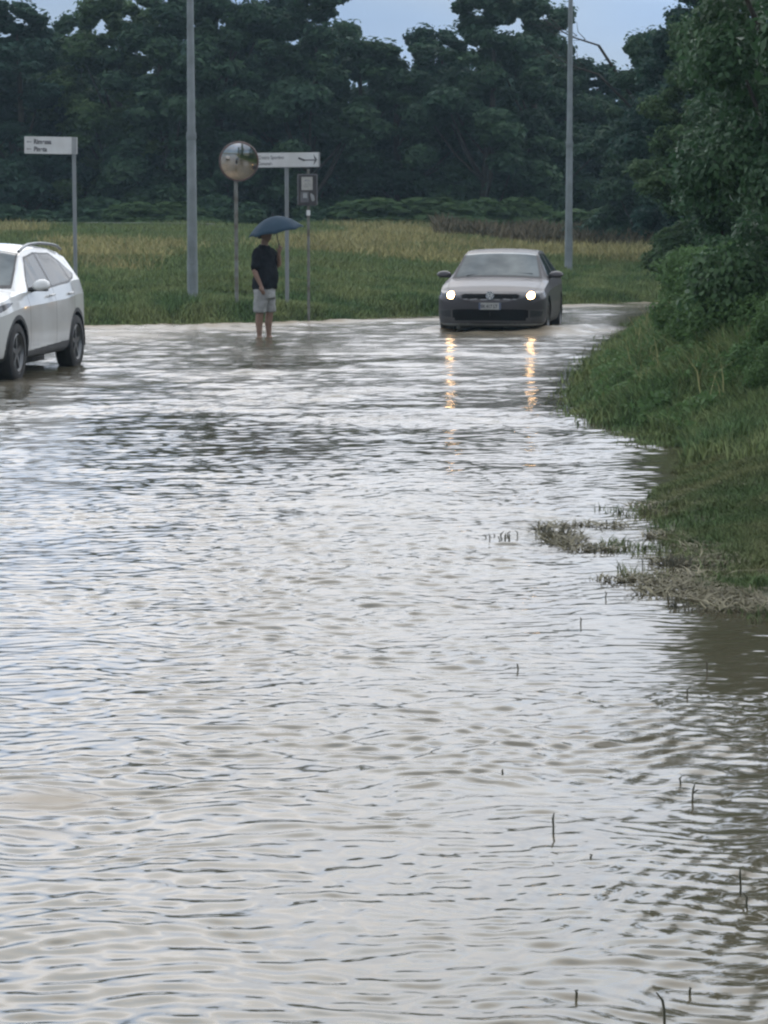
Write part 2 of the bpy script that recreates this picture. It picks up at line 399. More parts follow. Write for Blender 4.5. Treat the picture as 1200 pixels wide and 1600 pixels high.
    silt = silt * (.75 + .35 * vnoise(X, Y, 1.1, 52)); silt = np.clip(silt, 0, 1)
    far_s = silt * sstep(20, 30, Y)
    Z += far_s * (.016 * vnoise(X, Y, 2.2, 53) + .010 * np.abs(vnoise(X, Y, 4.5, 54)))
    Z *= inside
    me = grid_mesh('water', X, Y, Z)
    at = me.attributes.new('chop', 'FLOAT', 'POINT'); at.data.foreach_set('value', (chop * (1 + 1.3 * sstep(14, 30, Y))).astype(np.float32).ravel())
    at = me.attributes.new('silt', 'FLOAT', 'POINT'); at.data.foreach_set('value', silt.astype(np.float32).ravel())
    tag(link('water', me, None, M['water']), kind='structure')
WAVE = .038
build_water()

# ------------------------------------------------------------------ foliage
def leaf_mesh(name, P, size, Nrm, aspect=1.7, seed=1):
    """one folded leaf (two triangles as a bent quad) at every point"""
    r = np.random.default_rng(seed); n = len(P)
    a = r.normal(size=(n, 3)); a -= (a * Nrm).sum(1, keepdims=True) * Nrm; a /= np.linalg.norm(a, axis=1, keepdims=True) + 1e-9
    a[:, 2] -= .35; a /= np.linalg.norm(a, axis=1, keepdims=True)
    b = np.cross(Nrm, a); b /= np.linalg.norm(b, axis=1, keepdims=True) + 1e-9
    s = size[:, None] * .5
    fold = Nrm * s * .25
    V = np.stack([P - a * s * aspect * .6, P + b * s * .62 + fold - a * s * .1, P + a * s * aspect * .75, P - b * s * .62 + fold - a * s * .1], 1).reshape(-1, 3)
    Q = np.arange(n * 4).reshape(n, 4)
    return quads(name, V, Q)

def crown_points(clumps, n, r, up=.5, shell=.72):
    """leaves through a set of clump ellipsoids (x,y,z,rad)"""
    c = np.array(clumps); wgt = c[:, 3] ** 2; idx = r.choice(len(c), n, p=wgt / wgt.sum())
    d = r.normal(size=(n, 3)); d /= np.linalg.norm(d, axis=1, keepdims=True)
    rad = c[idx, 3] * (shell + (1.12 - shell) * r.random(n) ** 1.3) * (1 + .12 * np.sin(d[:, 0] * 5 + idx) * np.cos(d[:, 2] * 6 + idx * 2))
    P = c[idx, :3] + d * rad[:, None] * np.array([1, 1, .82])
    nr = d + r.normal(size=(n, 3)) * .55; nr[:, 2] += up; nr /= np.linalg.norm(nr, axis=1, keepdims=True)
    return P, nr

def make_tree(H, W, n, leaf, seed, mleaf, mbark, low=.12, lean=0.0, nclump=34, trunk_r=.16, dead=0):
    """returns (trunk mesh, crown mesh); base at origin"""
    r = np.random.default_rng(seed)
    clumps = []
    for k in range(nclump):
        t = low + (1 - low) * (k + r.random()) / nclump
        prof = math.sin(min(1, (t + .12) * 1.0) * math.pi) ** .55 if t < .9 else .45
        prof = max(prof, .35)
        a = r.uniform(0, 6.283); q = W * prof * math.sqrt(r.random()) * .95
        cr_ = r.uniform(.10, .22) * W * 1.25 * (1 - .35 * t)
        clumps.append((q * math.cos(a) + lean * t * H, q * math.sin(a), min(t * H, H - cr_ * .7), cr_))
    P, nr = crown_points(clumps, n, r)
    # stray sprigs on the outline
    m = n // 14; P2, n2 = crown_points(clumps, m, r, shell=1.1); P2 += (P2 - np.array([0, 0, H * .5])) * .05
    P = np.vstack([P, P2]); nr = np.vstack([nr, n2]); sz = leaf * r.uniform(.6, 1.35, len(P))
    keep = P[:, 2] > .02
    cm = leaf_mesh('crown', P[keep], sz[keep], nr[keep], seed=seed)
    mb = MB()
    pts = [(lean * t * H * .9 + .12 * math.sin(t * 5 + seed), .1 * math.cos(t * 4 + seed), t * H * .86) for t in np.linspace(0, 1, 9)]
    mb.tube([(pts[0][0], pts[0][1], -.3)] + pts, [trunk_r * 1.3] + [trunk_r * (1 - .85 * t) + .01 for t in np.linspace(0, 1, 9)], 9)
    order = sorted(range(len(clumps)), key=lambda i: -clumps[i][3])[:22]
    for i in order:
        c = clumps[i]; t = max(.08, min(.95, c[2] / H - .18)); b0 = Vector(pts[int(t * 8)])
        e = Vector(c[:3]); mdl = (b0 + e) / 2 + Vector((0, 0, -.08 * H * .3))
        mb.tube([b0, mdl, e], [trunk_r * .42 * (1 - .6 * t), trunk_r * .25, .012], 6, cap=False)
    for k in range(dead):                                           # bare dead limbs reaching out of the crown
        a0 = Vector((-W * .75, -.6, H * (.80 + .13 * k))); a1 = a0 + Vector((-W * .35, .1, .40)); a2 = a1 + Vector((-W * .32, 0, .65))
        mb.tube([Vector((0, 0, H * .55)), a0, a1, a2], [.07, .05, .032, .012], 6)
        for q in range(5):
            s0 = a0.lerp(a2, .25 + .16 * q); mb.tube([s0, s0 + Vector((-.25 - .1 * q % .3, .05, .35)), s0 + Vector((-.3, .1 * q, .8 - .1 * q))], [.018, .012, .006], 5)
            mb.tube([s0, s0 + Vector((-.45, .0, -.05)), s0 + Vector((-.8, .1, .1))], [.016, .01, .005], 5)
    return mb.mesh('trunk'), cm

M['bark'] = mat('bark', (.055, .05, .04), .9, noise=((.035, .032, .028), 6), bump=(14, .6, .03))
def leafm(name, a, b2, scale=.5, isl=.28, sp=.2, ro=.65, tr=.3):
    return mat(name, a, ro, 0, sp, noise=(b2, scale, 3), island=isl, trans=(tuple(c * 1.3 for c in a), tr))
M['leaf_far'] = leafm('far broadleaf foliage', (.036, .078, .050), (.056, .104, .048))
M['leaf_dark'] = leafm('dark foliage', (.026, .062, .048), (.038, .080, .050))
M['leaf_olive'] = leafm('olive foliage', (.060, .112, .048), (.080, .130, .050))
M['leaf_near'] = leafm('glossy near foliage', (.048, .105, .048), (.070, .130, .050), sp=.35, ro=.5)
M['leaf_weed'] = leafm('weedy foliage', (.105, .18, .065), (.075, .145, .05))

def place_tree(name, meshes, mats, x, y, rz, sc, label, group=None, cat='tree', parts=('trunk', 'crown'), z=None):
    z = float(ground_z(x, y)) - .05 if z is None else z
    e = empty(name, (x, y, z), rz); e.scale = sc; tag(e, label, cat, group)
    for me, m, p in zip(meshes, mats, parts):
        o = bpy.data.objects.new(p, me); C.objects.link(o); o.parent = e
        if not len(me.materials): me.materials.append(m)
        me.polygons.foreach_set('use_smooth', np.ones(len(me.polygons), bool)) if p == 'trunk' else None
    return e

G_BACK = 'trees in the dark wood behind the grass field'
protoA = make_tree(10, 2.4, 52000, .19, 101, None, None, low=.03, nclump=80)
protoB = make_tree(10, 2.6, 56000, .18, 102, None, None, low=.03, nclump=95)
protoC = make_tree(10, 2.2, 46000, .20, 103, None, None, low=.03, nclump=70)
def reskin(pair, m):
    cmesh = pair[1].copy(); cmesh.materials.clear(); cmesh.materials.append(m); return (pair[0], cmesh)
pa_far, pa_dark = reskin(protoA, M['leaf_far']), reskin(protoA, M['leaf_dark'])
pb_far, pb_ol = reskin(protoB, M['leaf_far']), reskin(protoB, M['leaf_olive'])
pc_far, pc_dark = reskin(protoC, M['leaf_far']), reskin(protoC, M['leaf_dark'])
back = [  # px of the trunk, row of the top, distance, width factor, prototype, label
    (-70, 8, 90, 1.2, pb_far, 'broad tree half cut off by the left edge of the photo, in the far wood'),
    (35, 10, 88, 1.2, pa_dark, 'dark round-topped tree at the far left of the wood, low against the sky'),
    (115, 26, 92, 1.0, pc_far, 'lower tree behind the white arrow board at the left, gaps of sky above it'),
    (190, 4, 89, 1.15, pb_ol, 'olive tree left of the near lamp post, small leaf tufts against the sky'),
    (262, -20, 87, 1.2, pa_far, 'tall tree just left of the near lamp post, top out of frame'),
    (345, -50, 88, 1.25, pb_far, 'tallest tree of the wood, behind the convex mirror, top out of frame'),
    (425, -30, 90, 1.2, pc_dark, 'tall dark tree behind the arrow board with two lines of text'),
    (490, -8, 87, 1.15, pa_far, 'tall tree right of the sign group, its right shoulder falling to open sky'),
    (560, 42, 91, 1.0, pc_far, 'spiky-topped tree under the open sky at the middle of the wood'),
    (625, 72, 88, 1.1, pb_far, 'low broad tree beneath the widest gap of sky'),
    (690, 52, 90, 1.0, pa_dark, 'dark tree left of the tall feathery tree above the grey car'),
    (762, -6, 86, 1.15, pa_far, 'tall feathery tree rising above the grey car'),
    (830, 2, 89, 1.1, pb_far, 'tall tree immediately left of the far lamp post'),
    (882, 66, 92, .9, pc_far, 'narrow tree behind the far lamp post, below the sky gap'),
    (932, 104, 93, 1.0, pa_dark, 'lowest dark tree under the sky gap right of the far lamp post'),
]
for i, (px, py, D, wf, pr, lab) in enumerate(back):
    x = PX(px, D); z0 = float(ground_z(x, D)); H = CAM_H + (345 - py) * D / F_PX - z0
    place_tree('broadleaf_tree', pr, (M['bark'], None), x, D, i * 1.37, (wf, wf, H / 10), lab, G_BACK)
# mid-distance trees at the right, in front of the wood
pd_ = make_tree(10, 2.6, 56000, .17, 111, None, None, low=.04, nclump=80, dead=2)
pe_ = make_tree(10, 2.3, 70000, .13, 112, None, None, low=.03, nclump=85)
pf_ = make_tree(10, 2.2, 110000, .08, 113, None, None, low=.03, nclump=90)
pg_ = make_tree(10, 2.2, 60000, .09, 114, None, None, low=.24, nclump=70)
pd_m, pe_m, pf_m = reskin(pd_, M['leaf_far']), reskin(pe_, M['leaf_olive']), reskin(pf_, M['leaf_near'])
for (px, py, D, wf, rz, pr, lab) in (
    (1018, 52, 74, .85, 0, pd_m, 'tree with bare dead branches sticking out to the left against the sky'),
    (1112, -70, 64, 1.0, 0.4, reskin(pe_, M['leaf_dark']), 'tall dark tree filling the top right, behind the olive tree'),
    (1105, 40, 50, .72, 2.0, pe_m, 'rounded olive-green tree between the dead-branched tree and the glossy tree'),
    (1215, -160, 36, .72, 1.0, pf_m, 'near tree with glossy pale-edged leaves at the right edge of the photo'),
):
    x = PX(px, D); z0 = float(ground_z(x, D)); H = CAM_H + (345 - py) * D / F_PX - z0
    place_tree('broadleaf_tree', pr, (M['bark'], None), x, D, rz, (wf, wf, H / 10), lab, 'trees along the right bank')
for (x, y, wf, H, rz, lab) in ((4.5, 25.0, .76, 8.8, 2.2, 'tree just outside the right edge, overhanging the tall bank grass'),
                               (4.05, 15.8, .80, 8.4, 3.9, 'tree out of frame at the right, mirrored in the calm brown margin of the flood')):
    place_tree('broadleaf_tree', reskin(pf_ if y > 20 else pg_, M['leaf_near']), (M['bark'], None), x, y, rz, (wf, wf, H / 10), lab, 'trees along the right bank')

# the solid mass of the wood further back
r = np.random.default_rng(55)
cl = []
for x in np.arange(-30, 34, 1.5):
    top = np.interp(PX(0, 104) * 0 + 600 + x * F_PX / 104, [-400, 0, 100, 200, 500, 560, 640, 700, 760, 850, 900, 960, 1020, 1400], [60, 55, 80, 50, 30, 90, 115, 95, 60, 60, 120, 130, 90, 20])
    zt_ = CAM_H + (345 - top) * 104 / F_PX
    for k in range(5):
        cl.append((x + r.uniform(-1, 1), 104 + r.uniform(-2, 2), 1.6 + (zt_ - 2.4) * (k + .5) / 5 + r.uniform(-.4, .4), r.uniform(1.0, 1.5)))
P, nr = crown_points(cl, 110000, r, shell=.5)
tag(link('far_wood', leaf_mesh('far_wood', P, r.uniform(.25, .5, len(P)), nr), None, M['leaf_dark'], False),
    'dark unbroken mass of far trees closing the view behind the wood', 'wood', kind='stuff')

# shrubs
def make_shrub(seed, n=5200, leaf=.12, h=1.3, wd=.85):
    r = np.random.default_rng(seed); cl = []
    for k in range(18):
        a = r.uniform(0, 6.28); q = wd * math.sqrt(r.random()); cl.append((q * math.cos(a), q * math.sin(a), r.uniform(.10, .95) * h * (1 - .35 * q / wd), r.uniform(.13, .30) * h))
    P, nr = crown_points(cl, n, r); P[:, 2] = np.abs(P[:, 2]) + .01
    mb = MB()
    for c in cl[:8]: mb.tube([(0, 0, -.1), (c[0] * .5, c[1] * .5, c[2] * .6), c[:3]], [.03, .02, .008], 5)
    return mb.mesh('stem'), leaf_mesh('foliage', P, leaf * r.uniform(.6, 1.3, len(P)), nr, seed=seed)
sA, sB = make_shrub(201, leaf=.19), make_shrub(202, leaf=.17)
sA1, sB1, sA2 = reskin(sA, M['leaf_far']), reskin(sB, M['leaf_olive']), reskin(sA, M['leaf_weed'])
for i, (px, D, s, pr, lab) in enumerate((
    (20, 84, 1.0, sA1, 'low dark shrub at the wood edge, at the left edge of the photo'),
    (165, 85, 1.1, sA1, 'low dark shrub at the wood edge, right of the left arrow board post'),
    (250, 83, .8, sB1, 'small olive shrub at the wood edge, left of the near lamp post'),
    (345, 84, .9, sA1, 'dark shrub at the wood edge, left of the convex mirror post'),
    (545, 83, .9, sA1, 'dark shrub at the wood edge, right of the notice post'),
    (632, 82, 1.15, sB1, 'bushy olive shrub standing proud of the wood edge, mid photo'),
    (700, 84, .9, sA1, 'dark shrub at the wood edge, above the left side of the grey car'),
    (790, 83, 1.0, sB1, 'olive shrub at the wood edge, straight above the grey car'),
    (850, 84, 1.0, sA1, 'dark shrub at the wood edge, just left of the far lamp post'),
    (930, 80, 1.1, sB1, 'olive shrub at the wood edge, right of the far lamp post'),
    (1010, 74, 1.2, sA1, 'dark shrub under the dead-branched tree'))):
    x = PX(px, D); place_tree('shrub', pr, (M['bark'], None), x, D, (i * 2.1) % .5 - .25, (s * (1.7 + .5 * (i % 3)), s, s * (.62 + .13 * (i % 4))), lab, 'shrubs along the wood edge', 'shrub', ('stem', 'foliage'))
sN = make_shrub(203, n=26000, leaf=.065, h=1.7, wd=.95); sN1 = reskin(sN, M['leaf_near']); sN2 = reskin(sN, M['leaf_weed'])
for i, (x, y, s, pr, lab) in enumerate((
    (5.35, 34.5, 1.1, sN1, 'large dark bush at the right edge under the glossy tree'),
    (6.1, 40.5, 1.1, sN2, 'leafy bush between the field grass and the right bank, farthest of three'),
    (4.7, 29.5, .75, sN1, 'dark leafy bush rising from the tall bank grass at the right edge'),
    (3.35, 24.8, .62, sN2, 'pale-green weedy bush at the left front of the bank, partly over the tall grass'),
    (3.55, 21.6, .42, sN2, 'low weedy bush where the tall grass meets the short verge'),
    (4.1, 20.4, .55, sN2, 'weedy bush touching the right edge, in front of the dark leafy trees'),
    (3.85, 22.8, .66, sN2, 'small pale-green bush low in the bank grass, nearest the camera'),
    (3.75, 27.6, .75, sN2, 'small leafy bush in the bank grass, left of the big dark bush'),
    (4.3, 31.5, .85, sN2, 'pale-green bush at the foot of the big dark bush'),
    (4.25, 24.5, .6, sN1, 'bush at the right edge behind the mown-looking verge, nearest of the bank'))):
    place_tree('bush', pr, (M['bark'], None), x, y, i * 1.9, (s, s, s), lab, 'bushes on the right bank', 'bush', ('stem', 'foliage'))

# ------------------------------------------------------------------ grass
def blades(name, X, Y, H, Wd, lean, m, seed, label=None, cat=None, zoff=-.02, flat=1.0):
    r = np.random.default_rng(seed); n = len(X); Z = ground_z(X, Y) + zoff
    Z = np.maximum(Z, -.06 if flat == 1.0 else -.002)
    a = r.uniform(0, 6.283, n); ld = r.uniform(0, 6.283, n); ll = lean * r.uniform(.2, 1.4, n)
    dx, dy = np.cos(a) * Wd / 2, np.sin(a) * Wd / 2
    lx, ly = np.cos(ld) * ll * H, np.sin(ld) * ll * H
    B = np.stack([X, Y, Z], 1); w3 = np.stack([dx, dy, np.zeros(n)], 1)
    Mi = B + np.stack([lx * .3, ly * .3, H * .6 * flat], 1); T = B + np.stack([lx, ly, H * flat * (1 - .25 * np.clip(ll, 0, 1.5))], 1)
    V = np.stack([B - w3, B + w3, Mi + w3 * .8, Mi - w3 * .8, T], 1).reshape(-1, 3)
    i = np.arange(n)[:, None] * 5
    loops = np.concatenate([i + np.array([0, 1, 2, 3]), i + np.array([3, 2, 4])], 1)
    me = raw_mesh(name, V, loops, np.tile([4, 3], n))
    o = link(name, me, None, m, False); tag(o, label, cat, kind='stuff'); return o
M['grass'] = mat('field grass', (.165, .20, .082), .75, spec=.15, noise=((.12, .175, .07), .35, 4), island=.35)
M['grass_green'] = mat('lush bank grass', (.10, .165, .065), .7, spec=.2, noise=((.22, .26, .11), 1.1, 6, .38, .62), island=.5)
M['grass_dry'] = mat('dry yellow grass', (.36, .325, .15), .8, spec=.15, noise=((.25, .235, .11), .5, 4), island=.3)
M['grass_brown'] = mat('brown dead weeds', (.16, .135, .09), .85, spec=.15, noise=((.09, .085, .055), .7, 4), island=.3)
M['straw'] = mat('bleached straw', (.27, .245, .165), .7, spec=.3, noise=((.12, .11, .06), 4, 4), island=.35)
M['turf'] = mat('short verge grass', (.165, .18, .085), .8, spec=.1, noise=((.095, .145, .06), 1.3, 6, .38, .62), island=.4)

r = np.random.default_rng(61)
def field(n, y0, y1, p=1.0, xa=-1.75, xb=1.05):
    d = y0 + (y1 - y0) * r.random(n) ** p
    X = (xa + (xb - xa) * r.random(n)) * .162 * (d + 46)
    return X, far_edge(X) + d
# nearest strip, just out of the water
X, Y = field(150000, -.15, 8, 1.25); h = .26 + .16 * vnoise(X, Y, .25, 71) + .05 * r.random(len(X)); h *= sstep(0, .8, Y - far_edge(X) + .3)
blades('field_grass', X, Y, np.clip(h, .06, .6), r.uniform(.012, .03, len(X)), .45, M['grass_green'], 62, 'rank green grass along the far edge of the flood', 'grass')
X, Y = field(165000, 3, 36, 1.3)
blades('meadow_grass', X, Y, np.clip(.30 + .12 * vnoise(X, Y, .2, 73), .1, .6), r.uniform(.02, .05, len(X)), .45, M['grass'], 63, 'olive meadow grass covering the rising field', 'grass')
X, Y = field(85000, 7, 34, 1.0); k = (vnoise(X, Y * .5, .10, 74) + .55 * np.exp(-((X - 4.5) / 7) ** 2) * np.exp(-((Y - 70) / 9) ** 2) * 2 - .25 * r.random(len(X))) > .12; X, Y = X[k], Y[k]
blades('dry_grass', X, Y, r.uniform(.3, .5, len(X)), r.uniform(.015, .035, len(X)), .5, M['grass_dry'], 64, 'yellowed seeding grass in drifts across the field', 'grass')
X = r.uniform(1.5, 13, 16000); Y = r.uniform(72, 84, 16000); k = vnoise(X, Y, .15, 75) > -.35; X, Y = X[k], Y[k]
blades('dead_weeds', X, Y, r.uniform(.35, .8, len(X)), r.uniform(.04, .09, len(X)), .4, M['grass_brown'], 65, 'brown dead weeds in front of the wood at the right', 'weeds')
# right bank: tall grass, short verge, flattened straw at the waterline
n = 170000; Y = 20.4 + 30 * r.random(n) ** 1.4; e = 4.2 * r.random(n) ** .9; X = bank_edge(Y) + e - .05 + .13 * r.normal(size=n)
h = .15 + .50 * sstep(.1, 2.2, e) + .09 * vnoise(X, Y, .5, 76) + .10 * np.maximum(0, vnoise(X, Y, 1.3, 96)) * sstep(.2, 1, e); h *= .45 + .55 * sstep(20.5, 22.5, Y) ; h *= sstep(-.3, .35, e)*.75+.25
blades('bank_grass', X, Y, np.clip(h, .1, 1.0), r.uniform(.010, .024, n), .5, M['grass_green'], 66, 'tall green grass crowding the right bank', 'grass')
n = 80000; Y = 20.8 + 24 * r.random(n) ** 1.3; e = .15 + 4 * r.random(n); X = bank_edge(Y) + e; k = vnoise(X, Y, .7, 97) > -.1; X, Y, e = X[k], Y[k], e[k]
Z = ground_z(X, Y) + r.random(len(X)) ** .7 * (.16 + .62 * sstep(.1, 2.4, e)); nn = r.normal(size=(len(X), 3)) * .7; nn[:, 2] += .9; nn /= np.linalg.norm(nn, axis=1, keepdims=True)
tag(link('broadleaf_weeds', leaf_mesh('broadleaf_weeds', np.stack([X, Y, Z], 1), r.uniform(.035, .085, len(X)), nn, 2.2), None, M['leaf_weed'], False), 'broad-leaved weeds growing through the tall bank grass', 'weeds', kind='stuff')
n = 1500; Y = 21.5 + 22 * r.random(n); e = .5 + 3.4 * r.random(n); X = bank_edge(Y) + e
blades('seeding_grass', X, Y, r.uniform(.35, .7, n), r.uniform(.005, .010, n), .55, M['grass_dry'], 67, 'thin seeding stalks standing over the tall bank grass', 'grass')
n = 190000; Y = 12.4 + 8.8 * r.random(n); e = 3.0 * r.random(n) ** .8; X = bank_edge(Y) + e + .02
k = e + .45 * vnoise(X, Y, .9, 77) + .25 * vnoise(X, Y, 2.6, 98) > np.where(Y > 16.2, -.35, .15); X, Y, e = X[k], Y[k], e[k]
blades('verge_grass', X, Y, np.clip(.065 + .03 * vnoise(X, Y, .9, 78) + .03 * e, .03, .3), r.uniform(.005, .012, len(X)), .7, M['turf'], 68, 'short soaked grass on the verge in front of the tall bank grass', 'grass')
n = 16000; Y = 11.6 + 4.6 * r.random(n); X = bank_edge(Y) - .60 + 2.2 * r.random(n) ** 1.1; k = vnoise(X, Y, 1.1, 79) + (X - bank_edge(Y)) * .8 > .05; X, Y = X[k], Y[k]
blades('flattened_straw', X, Y, r.uniform(.06, .20, len(X)), r.uniform(.006, .014, len(X)), 1.5, M['straw'], 69, 'flattened bleached straw and debris at the waterline of the verge', 'debris', flat=.3)
n = 16000; Y = 11.4 + 4.6 * r.random(n); X = bank_edge(Y) - .3 + 2.1 * r.random(n); k = vnoise(X, Y, .8, 80) + (X - bank_edge(Y)) * .8 > .0; X, Y = X[k], Y[k]
blades('drowned_grass', X, Y, r.uniform(.04, .12, len(X)), r.uniform(.005, .011, len(X)), .8, M['turf'], 70, 'half-drowned grass between the straw at the waterline', 'grass')

n = 26000; Y = 15.5 + 6.5 * r.random(n) ** .7; e = .1 + 3.2 * r.random(n); X = bank_edge(Y) + e; k = vnoise(X, Y, .8, 99) + (Y - 18.2) * .35 > .1; X, Y = X[k], Y[k]
blades('tussock_grass', X, Y, r.uniform(.10, .22, len(X)) + .05 * (Y - 17) / 4, r.uniform(.006, .013, len(X)), .6, M['grass_green'], 88, 'green tussocks scattered from the tall bank grass into the short verge', 'grass')
# pale kerb of the field path at the top of the slope
V = []; xs = np.linspace(-14, -5.2, 30); mb = MB()
for x0, x1 in zip(xs[:-1], xs[1:]):
    mb.add([(x0, 79, float(ground_z(x0, 79)) + .19), (x1, 79, float(ground_z(x1, 79)) + .19), (x1, 79.6, float(ground_z(x1, 79.6)) + .20), (x0, 79.6, float(ground_z(x0, 79.6)) + .20),
            (x0, 79, float(ground_z(x0, 79)) - .1), (x1, 79, float(ground_z(x1, 79)) - .1)], [(0, 1, 2, 3), (4, 5, 1, 0)])
M['concrete'] = mat('pale concrete', (.17, .17, .15), .8, noise=((.12, .12, .10), 2))
tag(mb.build('path', M['concrete']), kind='structure')

# single stems and tufts standing in the flood
def stem(x, y, h, bend, seed, label, n=1, tuft=False):
    rr = random.Random(seed); mb = MB()
    for k in range(n):
        ox, oy = (rr.gauss(0, .05) * (n > 1), rr.uniform(-.12, .12) * (n > 1)); hh = h * (rr.uniform(.5, 1.1) if n > 1 else 1); bd = bend * (rr.uniform(-1.5, 1.5) if n > 1 else 1)
        mb.tube([(ox, oy, -.08), (ox + bd * .2, oy, hh * .35), (ox + bd * .35 + rr.uniform(-.004, .004), oy, hh * .7), (ox + bd + rr.uniform(-.006, .006), oy, hh)], [.004, .0032, .0036, .0016], 5)
    if n > 1: mb.rings([(0, 0, -.10, .10, .14), (0, 0, -.05, .14, .18), (0, 0, -.02, .08, .10)], 12)
    if h > .05 and not tuft and seed % 2: mb.tube([(bend * .1, 0, h * .45), (bend * .1 + .012, 0, h * .62), (bend * .1 + .018, 0, h * .7)], [.002, .003, .001], 5)
    o = mb.build('grass_tuft' if tuft else 'reed', M['stemmat']); o.location = (x, y, 0)
    tag(o, label, 'tuft' if tuft else 'reed', 'reeds and tufts poking out of the flood'); return o
M['stemmat'] = mat('wet grass stem', (.05, .055, .035), .6, noise=((.08, .07, .04), 30))
for i, (px, py, h, bd, lab) in enumerate((
    (870, 1302, .062, .002, 'straight dark grass stem standing alone in the smooth water right of centre'),
    (789, 1212, .022, .0, 'tiny grass tip just breaking the water, left of the lone straight stem'),
    (1072, 1226, .028, .0, 'short grass tip in the water near the right brown reflection'),
    (1091, 1252, .055, .006, 'crooked grass stem close to the right brown reflection'),
    (1170, 1398, .075, .004, 'thin leggy stem against the brown reflection at the right edge'),
    (1182, 1418, .04, -.015, 'bent stem touching the right edge reflections, just under the leggy stem'),
    (1053, 1592, .062, -.016, 'crooked twig at the bottom of the photo, right of centre'),
    (909, 1552, .008, .004, 'dark speck of a stem tip near the bottom edge'),
    (1091, 1548, .008, .004, 'small dark stem tip above the crooked bottom twig'),
    (930, 1340, .010, .003, 'tiny dark tip low in the smooth water below the lone stem'),
    (1080, 1090, .045, .012, 'stem with a hooked tip beside the calm brown margin'),
    (1112, 1050, .05, -.004, 'upright stem at the border of the calm brown margin'),
    (812, 1048, .03, .004, 'faint short stem in the ripples left of the brown margin'),
    (911, 975, .03, .0, 'short stem in the ripples below the debris'),
    (950, 935, .035, .0, 'short stem just below the straw debris'))):
    D = PD(py); stem(PX(px, D), D, h, bd, i, lab)
for i, (px, py, h, nn, lab) in enumerate((
    (785, 842, .07, 6, 'small dark tuft alone in the chop, farthest from the bank'),
    (862, 838, .075, 9, 'dark grass tuft in the water between the lone tuft and the debris'),
    (885, 836, .05, 8, 'low matted tuft just right of the dark grass tuft'),
    (940, 862, .06, 14, 'matted clump of drowned grass left of the straw'),
    (1062, 886, .08, 18, 'thick dark clump standing in the straw at the waterline'),
    (1070, 950, .05, 10, 'tuft at the last line of debris before open water'))):
    D = PD(py); stem(PX(px, D), D, h * (.55, .8, .5, .6, .8, .6)[i], (.012, .016, .02, .02, .02, .014)[i], 50 + i, lab, int(nn * 2.2), True)

# ------------------------------------------------------------------ lamp posts
def lamp_post(x, y, rb, H, label, side):
    z = float(ground_z(x, y)) - .3; e = empty('street_lamp', (x, y, z)); tag(e, label, 'street lamp', 'street lamps')
    mb = MB(); mb.tube([(0, 0, 0), (0, 0, 1.2), (0, 0, 1.25), (0, 0, 3.4), (0, 0, 3.45), (0, 0, H)], [rb, rb, rb * .93, rb * .84, rb * .76, rb * .42], 20)
    auto(mb.build('pole', M['pole'], e))
    mb = MB(); mb.lathe([(rb * .86, 3.36), (rb * .93, 3.38), (rb * .93, 3.46), (rb * .9, 3.5)], 20); auto(mb.build('collar', M['pole'], e))
    mb = MB(); mb.box((0, -rb * .96, 1.35), (rb * .9, .03, .42)); mb.build('inspection_door', M['pole'], e)
    mb = MB(); mb.tube([(0, 0, H - .1), (side * .1, 0, H + .25), (side * .6, 0, H + .42), (side * 1.3, 0, H + .5)], [rb * .42, .035, .032, .03], 12); auto(mb.build('arm', M['pole'], e))
    mb = MB(); mb.rings([(side * 1.25, 0, H + .5, .04, .05), (side * 1.25, 0, H + .53, .3, .12), (side * 1.3, 0, H + .60, .28, .12), (side * 1.3, 0, H + .65, .1, .05)], 14)
    h = auto(mb.build('lamp_head', M['galv'], e)); mb = MB(); mb.rings([(side * 1.28, 0, H + .49, .2, .08), (side * 1.28, 0, H + .525, .22, .09)], 14); mb.build('lamp_lens', M['lens'], h)
lamp_post(PX(302, 46.5), 46.5, .098, 8.6, 'near grey street lamp post, between the left arrow board and the convex mirror', 1)
lamp_post(PX(887, 62), 62.0, .095, 9.2, 'farther grey street lamp post behind the grey car, thinner of the two', -1)

# ------------------------------------------------------------------ signs
def text_mesh(name, s, size, m, parent, loc, sx=1.0):
    cu = bpy.data.curves.new(name, 'FONT'); cu.body = s; cu.size = size; cu.extrude = .002; cu.offset = .0035 * size / .1
    o = bpy.data.objects.new(name, cu); C.objects.link(o); dg = bpy.context.evaluated_depsgraph_get()
    me = bpy.data.meshes.new_from_object(o.evaluated_get(dg)); bpy.data.objects.remove(o)
    o2 = link(name, me, parent, m, False); o2.location = loc; o2.rotation_euler = (R(90), 0, 0); o2.scale = (sx, 1, 1); return o2
def rounded_board(w, h, d, r=.02, k=5):
    pts = []
    for cx, cz, a0 in ((w / 2 - r, h / 2 - r, 0), (-w / 2 + r, h / 2 - r, 90), (-w / 2 + r, -h / 2 + r, 180), (w / 2 - r, -h / 2 + r, 270)):
        for j in range(k): a = R(a0 + 90 * j / (k - 1)); pts.append((cx + r * math.cos(a), cz + r * math.sin(a)))
    n = len(pts); v = [(x, -d / 2, z) for x, z in pts] + [(x, d / 2, z) for x, z in pts]
    return v, [tuple(range(n))[::-1], tuple(range(n, 2 * n))] + [(i, (i + 1) % n, n + (i + 1) % n, n + i) for i in range(n)]
def shift(v, c, rz=0):
    cs, sn = math.cos(rz), math.sin(rz)
    return [(c[0] + x * cs - y * sn, c[1] + x * sn + y * cs, c[2] + z) for x, y, z in v]

